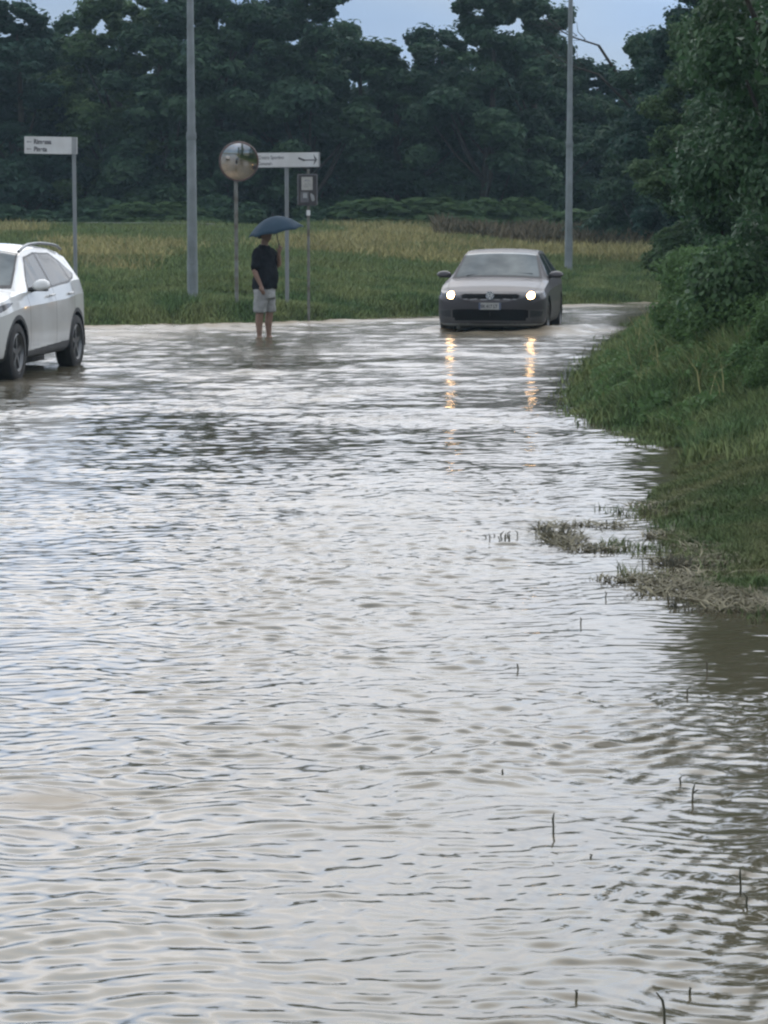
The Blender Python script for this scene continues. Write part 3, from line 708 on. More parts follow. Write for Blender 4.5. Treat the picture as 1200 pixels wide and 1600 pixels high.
# left arrow board
D = 45.5; s = F_PX / D; x0 = PX(119.5, D); zg = float(ground_z(x0, D)) - .1
e = empty('direction_sign', (x0, D, zg)); tag(e, 'white direction board with two short lines of text, above the white car', 'road sign')
zc = CAM_H + (345 - 229.5) / s - zg
mb = MB(); mb.tube([(0, .05, 0), (0, .05, zc + .15)], .035, 12); auto(mb.build('post', M['galv'], e))
bd = MB(); v, f = rounded_board(.93, .30, .03, .012); bd.add(shift(v, (-.445, 0, zc)), f); bo = bd.build('board', M['board'], e)
bo.rotation_euler = (0, R(.9), 0); bo.location = (0, 0, 0.0)
mb = MB(); mb.box((-.035, -.008, zc), (.085, .034, .302)); mb.build('end_cap', M['board_back'], bo)
for dz in (.08, -.08): mb = MB(); mb.box((0, .03, zc + dz), (.09, .06, .03)); mb.build('clamp', M['galv'], e)
text_mesh('lettering', 'Rimessa', .115, M['ink'], bo, (-.745, -.0165, zc + .022), .82)
text_mesh('lettering', 'Pineta', .115, M['ink'], bo, (-.745, -.0165, zc - .108), .82)
for dz in (.055, -.07):
    mb = MB(); mb.add([(-.875, -.0185, zc + dz), (-.845, -.0185, zc + dz - .02), (-.845, -.0185, zc + dz - .008), (-.785, -.0185, zc + dz - .008), (-.785, -.0185, zc + dz + .008), (-.845, -.0185, zc + dz + .008), (-.845, -.0185, zc + dz + .02)], [tuple(range(7))])
    mb.build('arrow', M['ink_soft'], bo)

# right arrow board
D = 46.7; s = F_PX / D; x0 = PX(449, D); zg = float(ground_z(x0, D)) - .1
e = empty('direction_sign', (x0, D, zg)); tag(e, 'long white direction board with an arrow pointing right, partly hidden by the convex mirror', 'road sign')
zc = CAM_H + (345 - 251.5) / s - zg; xa, xb = PX(392, D) - x0, PX(503.5, D) - x0; wbd = xb - xa; xc = (xa + xb) / 2
mb = MB(); mb.tube([(0, .06, 0), (0, .06, zc + .1)], .036, 12); auto(mb.build('post', M['galv'], e))
bd = MB(); v, f = rounded_board(wbd, .265, .03, .012); bd.add(shift(v, (xc, 0, zc)), f); bo = bd.build('board', M['board'], e); bo.rotation_euler = (0, R(-.6), 0)
mb = MB(); mb.box((xb - .012, -.002, zc), (.026, .033, .27)); mb.box((xc, -.002, zc - .128), (wbd, .033, .012)); mb.build('edge_strip', M['board_back'], bo)
text_mesh('lettering', 'Centro Sportivo', .088, M['ink_soft'], bo, (xa + .18, -.0165, zc + .02), .80)
text_mesh('lettering', 'Comunale', .078, M['ink_soft'], bo, (xa + .18, -.0165, zc - .085), .80)
mb = MB(); mb.box((xb - .20, -.017, zc - .005), (.20, .003, .022))
mb.add([(xb - .05, -.0185, zc), (xb - .12, -.0185, zc + .10), (xb - .095, -.0185, zc), (xb - .12, -.0185, zc - .10)], [(0, 1, 2, 3)])
mb.box((xb - .335, -.017, zc + .012), (.12, .003, .035), Matrix.Rotation(R(22), 3, 'Y')); mb.build('arrow', M['ink'], bo)
for dz in (.07, -.07): mb = MB(); mb.box((0, .035, zc + dz), (.1, .06, .03)); mb.build('clamp', M['galv'], e)

# convex traffic mirror
D = 45.9; s = F_PX / D; x0 = PX(370, D); zg = float(ground_z(x0, D)) - .1
e = empty('traffic_mirror', (x0, D, zg)); tag(e, 'round convex traffic mirror on a thin post, left of the right-pointing board', 'traffic mirror')
zc = CAM_H + (345 - 253.5) / s - zg
mb = MB(); mb.tube([(0, .10, 0), (0, .10, zc + .05)], .034, 12); auto(mb.build('post', M['pole_rust'], e))
rot = Matrix.Rotation(R(-9), 4, 'X') @ Matrix.Rotation(R(0), 4, 'Z')
def faced(mb, name, m, par, rz=R(8), rx=R(9)):
    o = auto(mb.build(name, m, par), 50); o.location = (.06, 0, zc); o.rotation_euler = (rx, 0, rz); return o
rd = .33; cap = []
for k in range(15):
    q = rd * k / 14; cap.append((max(q, .0005), -.052 + .05 * (q / rd) ** 2 - .005))
mb = MB(); mb.lathe(cap, 48, 'y'); mo = faced(mb, 'mirror_face', M['mirror'], e)
mo.data.polygons.foreach_set('use_smooth', np.ones(len(mo.data.polygons), bool))
mb = MB(); mb.lathe([(rd - .005, -.012), (rd + .016, -.035), (rd + .028, -.01), (rd + .024, .02), (rd - .02, .03), (.001, .045)], 48, 'y'); faced(mb, 'rim', M['mirror_rim'], e)
mb = MB(); mb.box((.03, .07, zc), (.08, .06, .12)); mb.build('bracket', M['galv'], e)

# notice panel on the thin post
D = 46.3; s = F_PX / D; x0 = PX(482.5, D); zg = float(ground_z(x0, D)) - .1
e = empty('notice_sign', (x0, D, zg)); tag(e, 'small dark notice panel with pale paper sheets on a thin post, under the right-pointing board', 'notice sign')
zc = CAM_H + (345 - 297.5) / s - zg
mb = MB(); mb.tube([(0, .04, 0), (0, .04, zc + .37)], .026, 10); auto(mb.build('post', M['pole_rust'], e))
mb = MB(); v, f = rounded_board(.355, .56, .03, .02); mb.add(shift(v, (-.015, 0, zc)), f); pn = mb.build('panel', M['dark_frame'], e)
mb = MB()
for (cx, cz, wx, hz) in ((-.015, .275, .365, .022), (-.185, 0, .022, .53), (.158, 0, .022, .53)): mb.box((cx, -.012, zc + cz), (wx, .02, hz))
mb.build('frame', M['frame_grey'], pn)
mb = MB(); mb.box((-.02, -.018, zc + .115), (.20, .008, .235)); pp = mb.build('paper_sheet', M['paper'], pn)
mb = MB(); mb.box((-.015, -.0235, zc + .17), (.10, .003, .022)); mb.box((-.015, -.0235, zc + .10), (.12, .003, .008)); mb.box((-.015, -.0235, zc + .07), (.12, .003, .008)); mb.build('print', M['ink_soft'], pp)
mb = MB(); mb.box((-.065, -.018, zc - .125), (.145, .008, .19)); pp = mb.build('paper_sheet', M['frame_grey'], pn)
mb = MB(); mb.box((-.055, -.0235, zc - .10), (.075, .003, .09)); mb.build('print', M['board_back'], pp)
mb = MB(); mb.rings([(.085, -.018, zc - .20, .02, .006), (.085, -.018, zc - .17, .034, .006), (.07, -.018, zc - .10, .034, .006), (.05, -.018, zc - .06, .012, .006)], 10); mb.build('paper_sheet', M['board_back'], pn)
mb = MB(); mb.lathe([(.026, -.07), (.034, -.06), (.034, .02), (.026, .03)], 12, 'z', (0, .04, zc - .39)); mb.build('sticker', M['board'], e)

# ------------------------------------------------------------------ cars
def poly_in(px, pz, poly):
    ins = np.zeros(px.shape, bool); n = len(poly)
    for i in range(n):
        x1, z1 = poly[i]; x2, z2 = poly[(i + 1) % n]
        c = ((z1 > pz) != (z2 > pz)) & (px < (x2 - x1) * (pz - z1) / (z2 - z1 + 1e-12) + x1); ins ^= c
    return ins
def smooth_curve(xs, pts, sig):
    p = np.array(pts); g = np.linspace(-.3, xs[-1] + .3, 1600); v = np.interp(g, p[:, 0], p[:, 1])
    k = max(1, int(sig / (g[1] - g[0]))); ker = np.exp(-.5 * (np.arange(-3 * k, 3 * k + 1) / k) ** 2); ker /= ker.sum()
    vv = np.convolve(np.pad(v, 3 * k, mode='edge'), ker, 'valid'); return np.interp(xs, g, vv)
def loft_body(sp):
    """cross sections every centimetre from nose to tail, each a quadratic B-spline over a few control points"""
    L = sp['L']
    xs = np.unique(np.concatenate([np.array([0, .0008, .002, .004, .007, .011, .016, .022, .029, .037, .046]), np.arange(.056, L - .06, .011),
                                   L - np.array([.05, .04, .03, .022, .015, .009, .005, .002, .0005, 0])]))
    zt = smooth_curve(xs, sp['zt'], .012); zs = smooth_curve(xs, sp['zs'], .03); zb = smooth_curve(xs, sp['zb'], .02)
    def se(d, D, p): return (1 - np.clip((D - d) / D, 0, 1) ** p) ** (1 / p)
    wl = sp['W'] * se(xs, *sp['front']) * se(L - xs, *sp['rear'])
    wl = wl * smooth_curve(xs, sp['plan'], .1)
    ws = wl * (1 - sp['tuck']); wt = np.minimum(smooth_curve(xs, sp['wt'], .05), wl * .93)
    zs = np.minimum(zs, zt - .012)
    dz = zs - zb; crown = sp['crown'] * np.clip(wt / .5, .05, 1)
    ze = np.maximum(zt - crown, zs + .004)
    cp = [(0 * wl, zb), (wl * .8, zb), (wl * .965, zb + .035), (wl, zb + dz * .25), (wl + .004, zb + dz * .5), (wl - .002, zb + dz * sp['crease']),
          (wl - .002, zb + dz * sp['crease']), (ws, zs), (ws, zs), (wt, ze), (wt, ze), (wt * .55, zt - crown * .18), (0 * wl, zt)]
    cp = [cp[0]] + cp + [cp[-1]]
    A = np.array([[c[0], c[1]] for c in cp])                         # k,2,nx
    pts = []; K = len(cp) - 2; per = [26] * K
    for k in range(K):
        for q in range(per[k]):
            t = q / per[k]; b0 = .5 * (1 - t) ** 2; b1 = .5 + t * (1 - t); b2 = .5 * t * t
            pts.append(b0 * A[k] + b1 * A[k + 1] + b2 * A[k + 2])
    pts.append(.5 * A[-2] + .5 * A[-1])
    G = np.array(pts)                                               # m,2,nx
    G[0, 0] = 0; G[-1, 0] = 0
    full = np.concatenate([G, (G * np.array([-1, 1])[None, :, None])[::-1][1:-1]], 0)
    m, _, nx = full.shape
    V = np.stack([np.repeat(xs[None], m, 0), full[:, 0], full[:, 1]], -1)   # m,nx,3
    i = np.arange(m)[:, None] * nx + np.arange(nx - 1)[None]; j = ((np.arange(m) + 1) % m)[:, None] * nx + np.arange(nx - 1)[None]
    Q = np.stack([i, j, j + 1, i + 1], -1).reshape(-1, 4)
    V = V.reshape(-1, 3); 
    return V, Q
def wheel(e, x, y, z, rad, side, wd=.215):
    mb = MB(); mb.lathe([(rad * .30, -wd * .3), (rad * .62, -wd * .32), (rad * .63, wd * .3), (rad * .30, wd * .3)], 28, 'y')
    w_ = auto(mb.build('wheel', M['black'], e)); w_.location = (x, y, z)
    mb = MB(); h = wd / 2
    mb.lathe([(rad * .64, -h * .75), (rad * .70, -h), (rad * .9, -h), (rad * .97, -h * .85), (rad, -h * .5), (rad, h * .5), (rad * .97, h * .85), (rad * .9, h), (rad * .7, h), (rad * .64, h * .75), (rad * .6, 0), (rad * .64, -h * .75)], 40, 'y')
    auto(mb.build('tyre', M['rubber'], w_))
    mb = MB(); mb.lathe([(rad * .60, side * h * .5), (rad * .66, side * h * .8), (rad * .62, side * h * .95), (rad * .57, side * h * .6)], 40, 'y')
    mb.lathe([(.001, side * h * .75), (.05, side * h * .75), (.06, side * h * .5)], 20, 'y')
    for k in range(5):
        a = 2 * math.pi * k / 5 + .3
        for dl in (-.09, .09):
            mb.box((math.cos(a + dl) * rad * .33, side * h * .62, math.sin(a + dl) * rad * .33), (rad * .6, .03, .028), Matrix.Rotation(-(a + dl * .4), 3, 'Y'))
    mb.build('rim', M['alloy'], w_)
def build_car(sp, root, paint):
    V, Q = loft_body(sp); cx = V[Q].mean(1); x, y, z = cx.T; ay = np.abs(y); L = sp['L']
    nrm = np.cross(V[Q[:, 1]] - V[Q[:, 0]], V[Q[:, 3]] - V[Q[:, 0]]); nrm /= np.linalg.norm(nrm, axis=1, keepdims=True) + 1e-12
    part = np.full(len(Q), 'body', dtype=object); ra = sp['arch']
    for xa in sp['axles']:
        q = ((x - xa) ** 2 + (z - sp['zw']) ** 2 < ra ** 2) & (ay > .5); part[q] = 'none'
    for fn in sp['classify']: fn(part, x, y, z, ay, nrm)
    V0 = V - np.array([L / 2, 0, 0])
    objs = {}
    def emit(key, name, m, parent):
        sel = part == key
        if not sel.any(): return None
        v, q = compact(V0, Q[sel]); o = link(name, quads(name, v, q), parent, m); objs[key] = o; return o
    emit('body', 'body', [paint], root)
    for key, name, m, par in sp['parts']:
        emit(key, name, M[m], objs.get(par, root) if par else root)
    for xa in sp['axles']:
        for sd in (1, -1):
            mb = MB(); n = 18; vv = []; ff = []
            for k in range(n + 1):
                a = math.pi * 1.1 * k / n - .05 * math.pi
                for yy in (.50, sp['W'] - .012): vv.append((xa - L / 2 + ra * math.cos(a), sd * yy, sp['zw'] + ra * math.sin(a)))
            for k in range(n): ff.append((2 * k, 2 * k + 1, 2 * k + 3, 2 * k + 2))
            mb.add(vv, ff); mb.box((xa - L / 2, sd * .49, sp['zw'] + .14), (2 * ra, .02, 2 * ra - .28)); mb.build('wheel_arch', M['black'], root)
            wheel(root, xa - L / 2, sd * sp['track'], sp['rw'], sp['rw'], sd)
    return objs
def side_mirror(root, x, y, z, sd, m, sx=.10, sy=.13, sz=.085):
    mb = MB(); r_ = []
    for k in range(9):
        t = -1 + 2 * k / 8; q = math.sqrt(max(0.0, 1 - t * t * .96)) ** .7
        r_.append((x + .03 * t, y + sd * .0, z + t * sz, sx * q, sy * q * (1 - .12 * t)))
    mb.rings(r_, 18); mo = auto(mb.build('wing_mirror', m, root), 60)
    mb = MB(); mb.box((x - .0, y, z - sz * .86), (sx * 1.35, sy * 1.35, .03)); mb.tube([(x, y - sd * .08, z - sz * .7), (x, y - sd * .17, z - sz * 1.0)], [.03, .035], 10); auto(mb.build('mirror_foot', M['black'], mo))
    mb = MB(); mb.rings([(x + sx * .9, y, z, .012, .0), (x + sx * .92, y, z, .012, sy * .8)], 8); mb = MB(); mb.box((x + sx * .93, y, z), (.012, sy * 1.5, sz * 1.3)); mb.build('mirror_glass', M['mirror'], mo)

# grey hatchback with its lamps on
def golf_front(part, x, y, z, ay, nrm):
    fr = x < .42
    body = part == 'body'
    def put(k, m): part[m & (part != 'none')] = k
    put('grille', fr & (nrm[:, 0] < -.3) & poly_in(ay, z, [(0, .662), (.42, .662), (.47, .68), (.47, .725), (.42, .742), (0, .742)]))
    put('strip', fr & (nrm[:, 0] < -.3) & (((z > .650) & (z < .661)) & (ay < .455)))
    hl = fr & poly_in(ay, z, [(.47, .672), (.56, .655), (.70, .655), (.82, .675), (.90, .72), (.905, .775), (.84, .79), (.74, .785), (.60, .755), (.47, .725)])
    put('hl_l', hl & (y > 0)); put('hl_r', hl & (y < 0))
    lamp = fr & ((ay - .655) ** 2 + (z - .718) ** 2 < .058 ** 2) & (nrm[:, 0] < -.15)
    put('lamp_l', lamp & (y > 0)); put('lamp_r', lamp & (y < 0))
    put('intake', fr & (nrm[:, 0] < -.25) & poly_in(ay, z, [(0, .31), (.56, .31), (.62, .38), (.60, .49), (0, .50)]))
    fg = fr & (nrm[:, 0] < -.1) & poly_in(ay, z, [(.63, .36), (.82, .38), (.85, .46), (.64, .48)]); put('fog_l', fg & (y > 0)); put('fog_r', fg & (y < 0))
    put('lip', fr & poly_in(ay, z, [(0, .225), (.85, .225), (.88, .26), (0, .262)]))
    put('under', (z < .222) | (fr & (z < .49) & (z > .27) & (ay < .865) & (part == 'body')))  # underside, plus the low bumper band whose shade is painted dark
def golf_glass(part, x, y, z, ay, nrm):
    def put(k, m): part[m & (part == 'body')] = k
    wt = np.interp(x, [1.1, 1.3, 2.0], [.71, .685, .565])
    put('wind', (x > 1.22) & (x < 1.93) & (ay < wt) & (nrm[:, 2] > .3) & (z > .985))
    put('seal', (x > 1.17) & (x < 1.96) & (ay < wt + .022) & (nrm[:, 2] > .3) & (z > .96))
    g1 = [(1.50, .985), (1.60, 1.05), (2.02, 1.345), (2.42, 1.375), (2.42, .985)]
    g2 = [(2.50, .985), (2.50, 1.375), (3.05, 1.355), (3.28, 1.30), (3.36, .995)]
    g3 = [(3.42, 1.0), (3.36, 1.27), (3.62, 1.16), (3.70, 1.05)]
    for k, g in (('g1', g1), ('g2', g2), ('g3', g3)):
        m = (ay > .4) & poly_in(x, z, g) & (np.abs(nrm[:, 1]) > .5); put(k + 'l', m & (y > 0)); put(k + 'r', m & (y < 0))
    put('seal', (ay > .4) & poly_in(x, z, [(1.42, .97), (2.0, 1.365), (2.5, 1.40), (3.1, 1.375), (3.5, 1.27), (3.76, 1.04), (3.5, .975)]) & (np.abs(nrm[:, 1]) > .5))
    put('rear_glass', (x > 3.9) & (x < 4.12) & (ay < .50) & (nrm[:, 0] > .3) & (z > 1.02))
    tl = (x > 4.0) & poly_in(ay, z, [(.45, .80), (.9, .80), (.9, .93), (.45, .93)]); put('tail_l', tl & (y > 0)); put('tail_r', tl & (y < 0))
    d = np.abs(z - .0) * 0
    for xl in (1.42, 2.46, 3.40):
        put('gap', (np.abs(x - xl) < .007) & (ay > .7) & (z > .33) & (z < .98))
    put('gap', (np.abs(z - .33) < .006) & (ay > .7) & (x > 1.42) & (x < 3.4))
    hood = (x > .13) & (x < 1.18) & (nrm[:, 2] > .3)
    put('gap', hood & (np.abs(ay - np.interp(x, [.1, .4, 1.2], [.60, .73, .78])) < .006))
    put('gap', (np.abs(x - .135) < .006) & (nrm[:, 2] > .2) & (ay < .62))
golf = dict(L=4.255, W=.895, front=(.52, 3.0), rear=(.45, 2.7), tuck=.045, crown=.032, crease=.82,
    zt=[(-.3, .60), (0, .60), (.012, .66), (.035, .70), (.09, .742), (.2, .785), (.45, .865), (.9, .95), (1.15, .985), (1.45, 1.15), (1.85, 1.37), (2.05, 1.425), (2.5, 1.45), (3.2, 1.43), (3.75, 1.36), (3.95, 1.27), (4.08, 1.10), (4.18, .95), (4.23, .80), (4.255, .62), (4.6, .6)],
    zs=[(-.3, .57), (0, .57), (.05, .66), (.2, .735), (.6, .84), (1.2, .925), (2, .945), (3.2, .97), (4.0, .985), (4.2, .9), (4.255, .58), (4.6, .58)],
    zb=[(-.3, .30), (0, .30), (.04, .24), (.12, .20), (4.0, .20), (4.2, .28), (4.255, .4), (4.6, .4)],
    wt=[(0, .75), (.3, .76), (1.1, .77), (1.3, .735), (2.0, .60), (3.2, .585), (3.9, .57), (4.1, .62), (4.3, .75)],
    plan=[(0, .985), (1, 1), (3.2, 1), (4.2, .97)], axles=(.87, 3.507), zw=.33, arch=.375, rw=.315, track=.775,
    classify=[golf_front, golf_glass],
    parts=[('wind', 'windscreen', 'wglass', None), ('seal', 'window_trim', 'black', None), ('g1l', 'side_window', 'glass', None), ('g1r', 'side_window', 'glass', None),
           ('g2l', 'side_window', 'glass', None), ('g2r', 'side_window', 'glass', None), ('g3l', 'side_window', 'glass', None), ('g3r', 'side_window', 'glass', None),
           ('rear_glass', 'rear_window', 'glass', None), ('tail_l', 'tail_light', 'red', None), ('tail_r', 'tail_light', 'red', None), ('grille', 'grille', 'grille_black', None), ('strip', 'chrome_strip', 'alloy', 'grille'),
           ('hl_l', 'headlight', 'lens', None), ('hl_r', 'headlight', 'lens', None), ('lamp_l', 'lamp', 'lit', 'hl_l'), ('lamp_r', 'lamp', 'lit', 'hl_r'),
           ('intake', 'air_intake', 'grille_black', None), ('fog_l', 'fog_light_grille', 'black', None), ('fog_r', 'fog_light_grille', 'black', None), ('lip', 'bumper_lip', 'board_back', None), ('under', 'shaded_lower_bumper', 'shaded_bumper', None), ('gap', 'panel_gap', 'black', None)])
yaw = R(8.3); D0 = 41.6; nx, ny = PX(765, D0), D0
root = empty('hatchback_car', (nx + math.sin(yaw) * golf['L'] / 2, ny + math.cos(yaw) * golf['L'] / 2, -.12), R(90) - yaw)
tag(root, 'grey metallic hatchback with lit headlights driving head-on through the flood', 'car')
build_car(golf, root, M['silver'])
h = golf['L'] / 2
for sd in (1, -1): side_mirror(root, 1.62 - h, sd * .945, 1.03, sd, M['silver'], .07, .12, .052)
# plate, emblem, wipers
mb = MB(); v, f = rounded_board(.36, .11, .012, .01); mb.add([(-h - .012 + yy, xx, zz + .545) for xx, yy, zz in v], f); pl = mb.build('number_plate', M['plate'], root)
for sd in (1, -1): mb = MB(); mb.box((-h - .0205, sd * .165, .545), (.004, .028, .104)); mb.build('plate_band', M['plate_blue'], pl)
tx = text_mesh('plate_number', 'EK 417 LT', .075, M['ink'], pl, (-h - .0195, .148, .518), .85); tx.rotation_euler = (R(90), 0, R(-90))
def emblem(root, x, z, r_):
    mb = MB(); mb.lathe([(.001, x - .004), (r_ * .86, x - .004), (r_ * .88, x + .02), (.001, x + .02)], 32, 'x', (0, 0, z)); b_ = auto(mb.build('emblem', M['board'], root))
    mb = MB(); mb.lathe([(r_ * .84, x - .004), (r_ * .86, x - .012), (r_, x - .012), (r_ * 1.02, x + .01)], 32, 'x', (0, 0, z))
    def st(a, b):
        ax, az = a; bx, bz = b; l = math.hypot(bx - ax, bz - az); mb.box((x - .009, (ax + bx) / 2 * r_, z + (az + bz) / 2 * r_), (.010, r_ * .15, l * r_), Matrix.Rotation(-math.atan2(bx - ax, bz - az), 3, 'X'))
    for s_ in (1, -1): st((s_ * .36, .78), (0, .12)); st((s_ * .78, .32), (s_ * .36, -.72)); st((s_ * .36, -.72), (0, .02))
    mb.build('emblem_ring', M['chrome'], b_)
emblem(root, -h - .008, .715, .068)
mb = MB()
for y0, y1 in ((.52, .02), (-.02, -.58)): mb = MB(); mb.tube([(1.215 - h, y0, 1.008), (1.30 - h, (y0 + y1) / 2, 1.055), (1.29 - h, y1, 1.045)], .008, 6); mb.build('wiper', M['black'], root)

# white crossover
def suv_cls(part, x, y, z, ay, nrm):
    def put(k, m): part[m & (part == 'body')] = k
    up = nrm[:, 2]
    wt = np.interp(x, [1.1, 1.3, 2.05], [.72, .69, .55])
    put('wind', (x > 1.24) & (x < 2.02) & (ay < wt) & (up > .3) & (z > 1.11))
    put('seal', (x > 1.18) & (x < 2.05) & (ay < wt + .025) & (up > .3) & (z > 1.07))
    g1 = [(1.60, 1.055), (1.72, 1.15), (2.10, 1.405), (2.52, 1.455), (2.52, 1.075)]
    g2 = [(2.60, 1.078), (2.60, 1.458), (3.18, 1.445), (3.42, 1.36), (3.40, 1.125)]
    g3 = [(3.46, 1.14), (3.47, 1.345), (3.66, 1.27), (3.74, 1.21), (3.64, 1.165)]
    for k, g in (('g1', g1), ('g2', g2), ('g3', g3)):
        m = (ay > .4) & poly_in(x, z, g) & (np.abs(nrm[:, 1]) > .4); put(k + 'l', m & (y > 0)); put(k + 'r', m & (y < 0))
    put('seal', (ay > .4) & poly_in(x, z, [(1.50, 1.03), (2.06, 1.425), (2.52, 1.478), (3.22, 1.465), (3.5, 1.37), (3.80, 1.20), (3.64, 1.145), (3.3, 1.09), (2.5, 1.05)]) & (np.abs(nrm[:, 1]) > .4))
    put('clad', z < .30)
    put('clad', (x > 1.2) & (x < 3.2) & (z < np.interp(x, [1.3, 3.2], [.345, .40])) & (ay > .5))
    for xa in (.90, 3.546): put('clad', ((x - xa) ** 2 + (z - .345) ** 2 < .435 ** 2) & (ay > .5) & (z < .78))
    put('clad', (x < .3) & (z < .42)); put('clad', (x > 4.1) & (z < .46))
    hl = (x < .85) & poly_in(x, z, [(.0, .74), (.35, .80), (.80, .92), (.60, .92), (.2, .86), (.0, .84)]) & (ay > .42); put('hl_l', hl & (y > 0)); put('hl_r', hl & (y < 0))
    put('grille', (x < .3) & (nrm[:, 0] < -.3) & poly_in(ay, z, [(0, .62), (.30, .62), (.42, .80), (0, .82)]))
    put('intake', (x < .3) & (nrm[:, 0] < -.3) & poly_in(ay, z, [(0, .43), (.5, .43), (.45, .54), (0, .54)]))
    tl = (x > 3.95) & poly_in(x, z, [(3.97, .99), (4.6, .93), (4.6, 1.06), (4.15, 1.08)]) & (ay > .5); put('tail_l', tl & (y > 0)); put('tail_r', tl & (y < 0))
    put('rear_glass', (x > 4.02) & (ay < .56) & (nrm[:, 0] > .3) & (z > 1.12) & (z < 1.40))
    for xl, zl in ((1.40, 1.0), (2.56, 1.06), (3.42, 1.1)): put('gap', (np.abs(x - xl) < .007) & (ay > .7) & (z > .36) & (z < zl))
    for sx, yy in (('l', y > 0), ('r', y < 0)):
        put('d1' + sx, (x > 1.40) & (x < 2.56) & (z > .30) & (ay > .7) & yy & (np.abs(nrm[:, 1]) > .35) & (z < 1.08))
        put('d2' + sx, (x > 2.56) & (x < 3.42) & (z > .30) & (ay > .7) & yy & (np.abs(nrm[:, 1]) > .35) & (z < 1.12) & ((x - 3.546) ** 2 + (z - .345) ** 2 > .47 ** 2))
suv = dict(L=4.38, W=.905, front=(.75, 2.5), rear=(.55, 2.6), tuck=.06, crown=.06, crease=.80,
    zt=[(-.3, .66), (0, .66), (.02, .76), (.06, .84), (.15, .91), (.35, .98), (.7, 1.045), (1.15, 1.095), (1.5, 1.27), (1.95, 1.50), (2.2, 1.56), (2.7, 1.59), (3.3, 1.575), (3.8, 1.52), (4.0, 1.46), (4.14, 1.28), (4.24, 1.10), (4.33, .95), (4.38, .66), (4.7, .66)],
    zs=[(-.3, .62), (0, .62), (.06, .78), (.25, .88), (.7, .975), (1.2, 1.02), (2, 1.035), (3.0, 1.07), (3.6, 1.12), (4.1, 1.12), (4.3, .98), (4.38, .62), (4.7, .62)],
    zb=[(-.3, .34), (0, .34), (.05, .27), (.15, .23), (4.0, .24), (4.25, .34), (4.38, .45), (4.7, .45)],
    wt=[(0, .75), (.3, .78), (1.1, .79), (1.3, .735), (2.05, .595), (3.2, .58), (3.9, .57), (4.15, .66), (4.4, .8)],
    plan=[(0, .985), (1, 1), (2.2, .992), (3.3, 1), (4.2, .96)], axles=(.90, 3.546), zw=.345, arch=.385, rw=.345, track=.79,
    classify=[suv_cls],
    parts=[('wind', 'windscreen', 'wglass', None), ('seal', 'window_trim', 'black', None), ('g1l', 'side_window', 'glass', None), ('g1r', 'side_window', 'glass', None),
           ('g2l', 'side_window', 'glass', None), ('g2r', 'side_window', 'glass', None), ('g3l', 'quarter_window', 'glass', None), ('g3r', 'quarter_window', 'glass', None),
           ('rear_glass', 'rear_window', 'glass', None), ('tail_l', 'tail_light', 'red', None), ('tail_r', 'tail_light', 'red', None), ('grille', 'grille', 'black', None), ('hl_l', 'headlight', 'lens', None), ('hl_r', 'headlight', 'lens', None),
           ('intake', 'air_intake', 'black', None), ('clad', 'lower_cladding', 'clad', None), ('gap', 'panel_gap', 'black', None),
           ('d1l', 'door', 'white', None), ('d1r', 'door', 'white', None), ('d2l', 'door', 'white', None), ('d2r', 'door', 'white', None)])
yaw = R(8.0)
fwx, fwy = PX(25, 29.5), 29.5                                      # outer face of the near front wheel
hd = (math.sin(yaw), math.cos(yaw)); rgt = (math.cos(yaw), -math.sin(yaw))
h = suv['L'] / 2
cxx = fwx - rgt[0] * .86 + hd[0] * (h - .90); cyy = fwy - rgt[1] * .86 + hd[1] * (h - .90)
root = empty('crossover_car', (cxx, cyy, -.055), R(90) - yaw)
tag(root, 'white crossover car with roof rails standing in shallow flood water, cut by the left edge', 'car')
ob = build_car(suv, root, M['white'])
for sd in (1, -1):
    side_mirror(root, 1.62 - h, sd * .975, 1.105, sd, M['white'], .08, .105, .066)
    mb = MB(); mb.tube(curve([(1.98 - h, sd * .60, 1.49), (2.14 - h, sd * .612, 1.54), (2.4 - h, sd * .607, 1.572), (2.9 - h, sd * .60, 1.582), (3.4 - h, sd * .595, 1.566), (3.72 - h, sd * .59, 1.54), (3.9 - h, sd * .59, 1.50)]), .018, 10); auto(mb.build('roof_rail', M['alloy'], root))
    for key, xh in (('d1', 2.36), ('d2', 3.24)):
        par = ob.get(key + ('l' if sd > 0 else 'r'))
        mb = MB(); mb.tube([(xh - .09 - h, sd * .893, .965), (xh - .07 - h, sd * .915, .967), (xh + .07 - h, sd * .915, .972), (xh + .09 - h, sd * .893, .974)], .014, 8); auto(mb.build('handle', M['white'], par))
mb = MB(); v, f = rounded_board(.36, .11, .012, .01); mb.add([(-h - .012 + yy, xx, zz + .585) for xx, yy, zz in v], f); mb.build('number_plate', M['plate'], root)
mb = MB(); mb.box((0 - .1, 0, .16), (3.0, .9, .08)); mb.box((1.15, 0, .28), (.5, 1.4, .06)); mb.tube([(1.9, .45, .27), (2.12, .45, .27)], .03, 10); mb.build('underbody', M['black'], root)

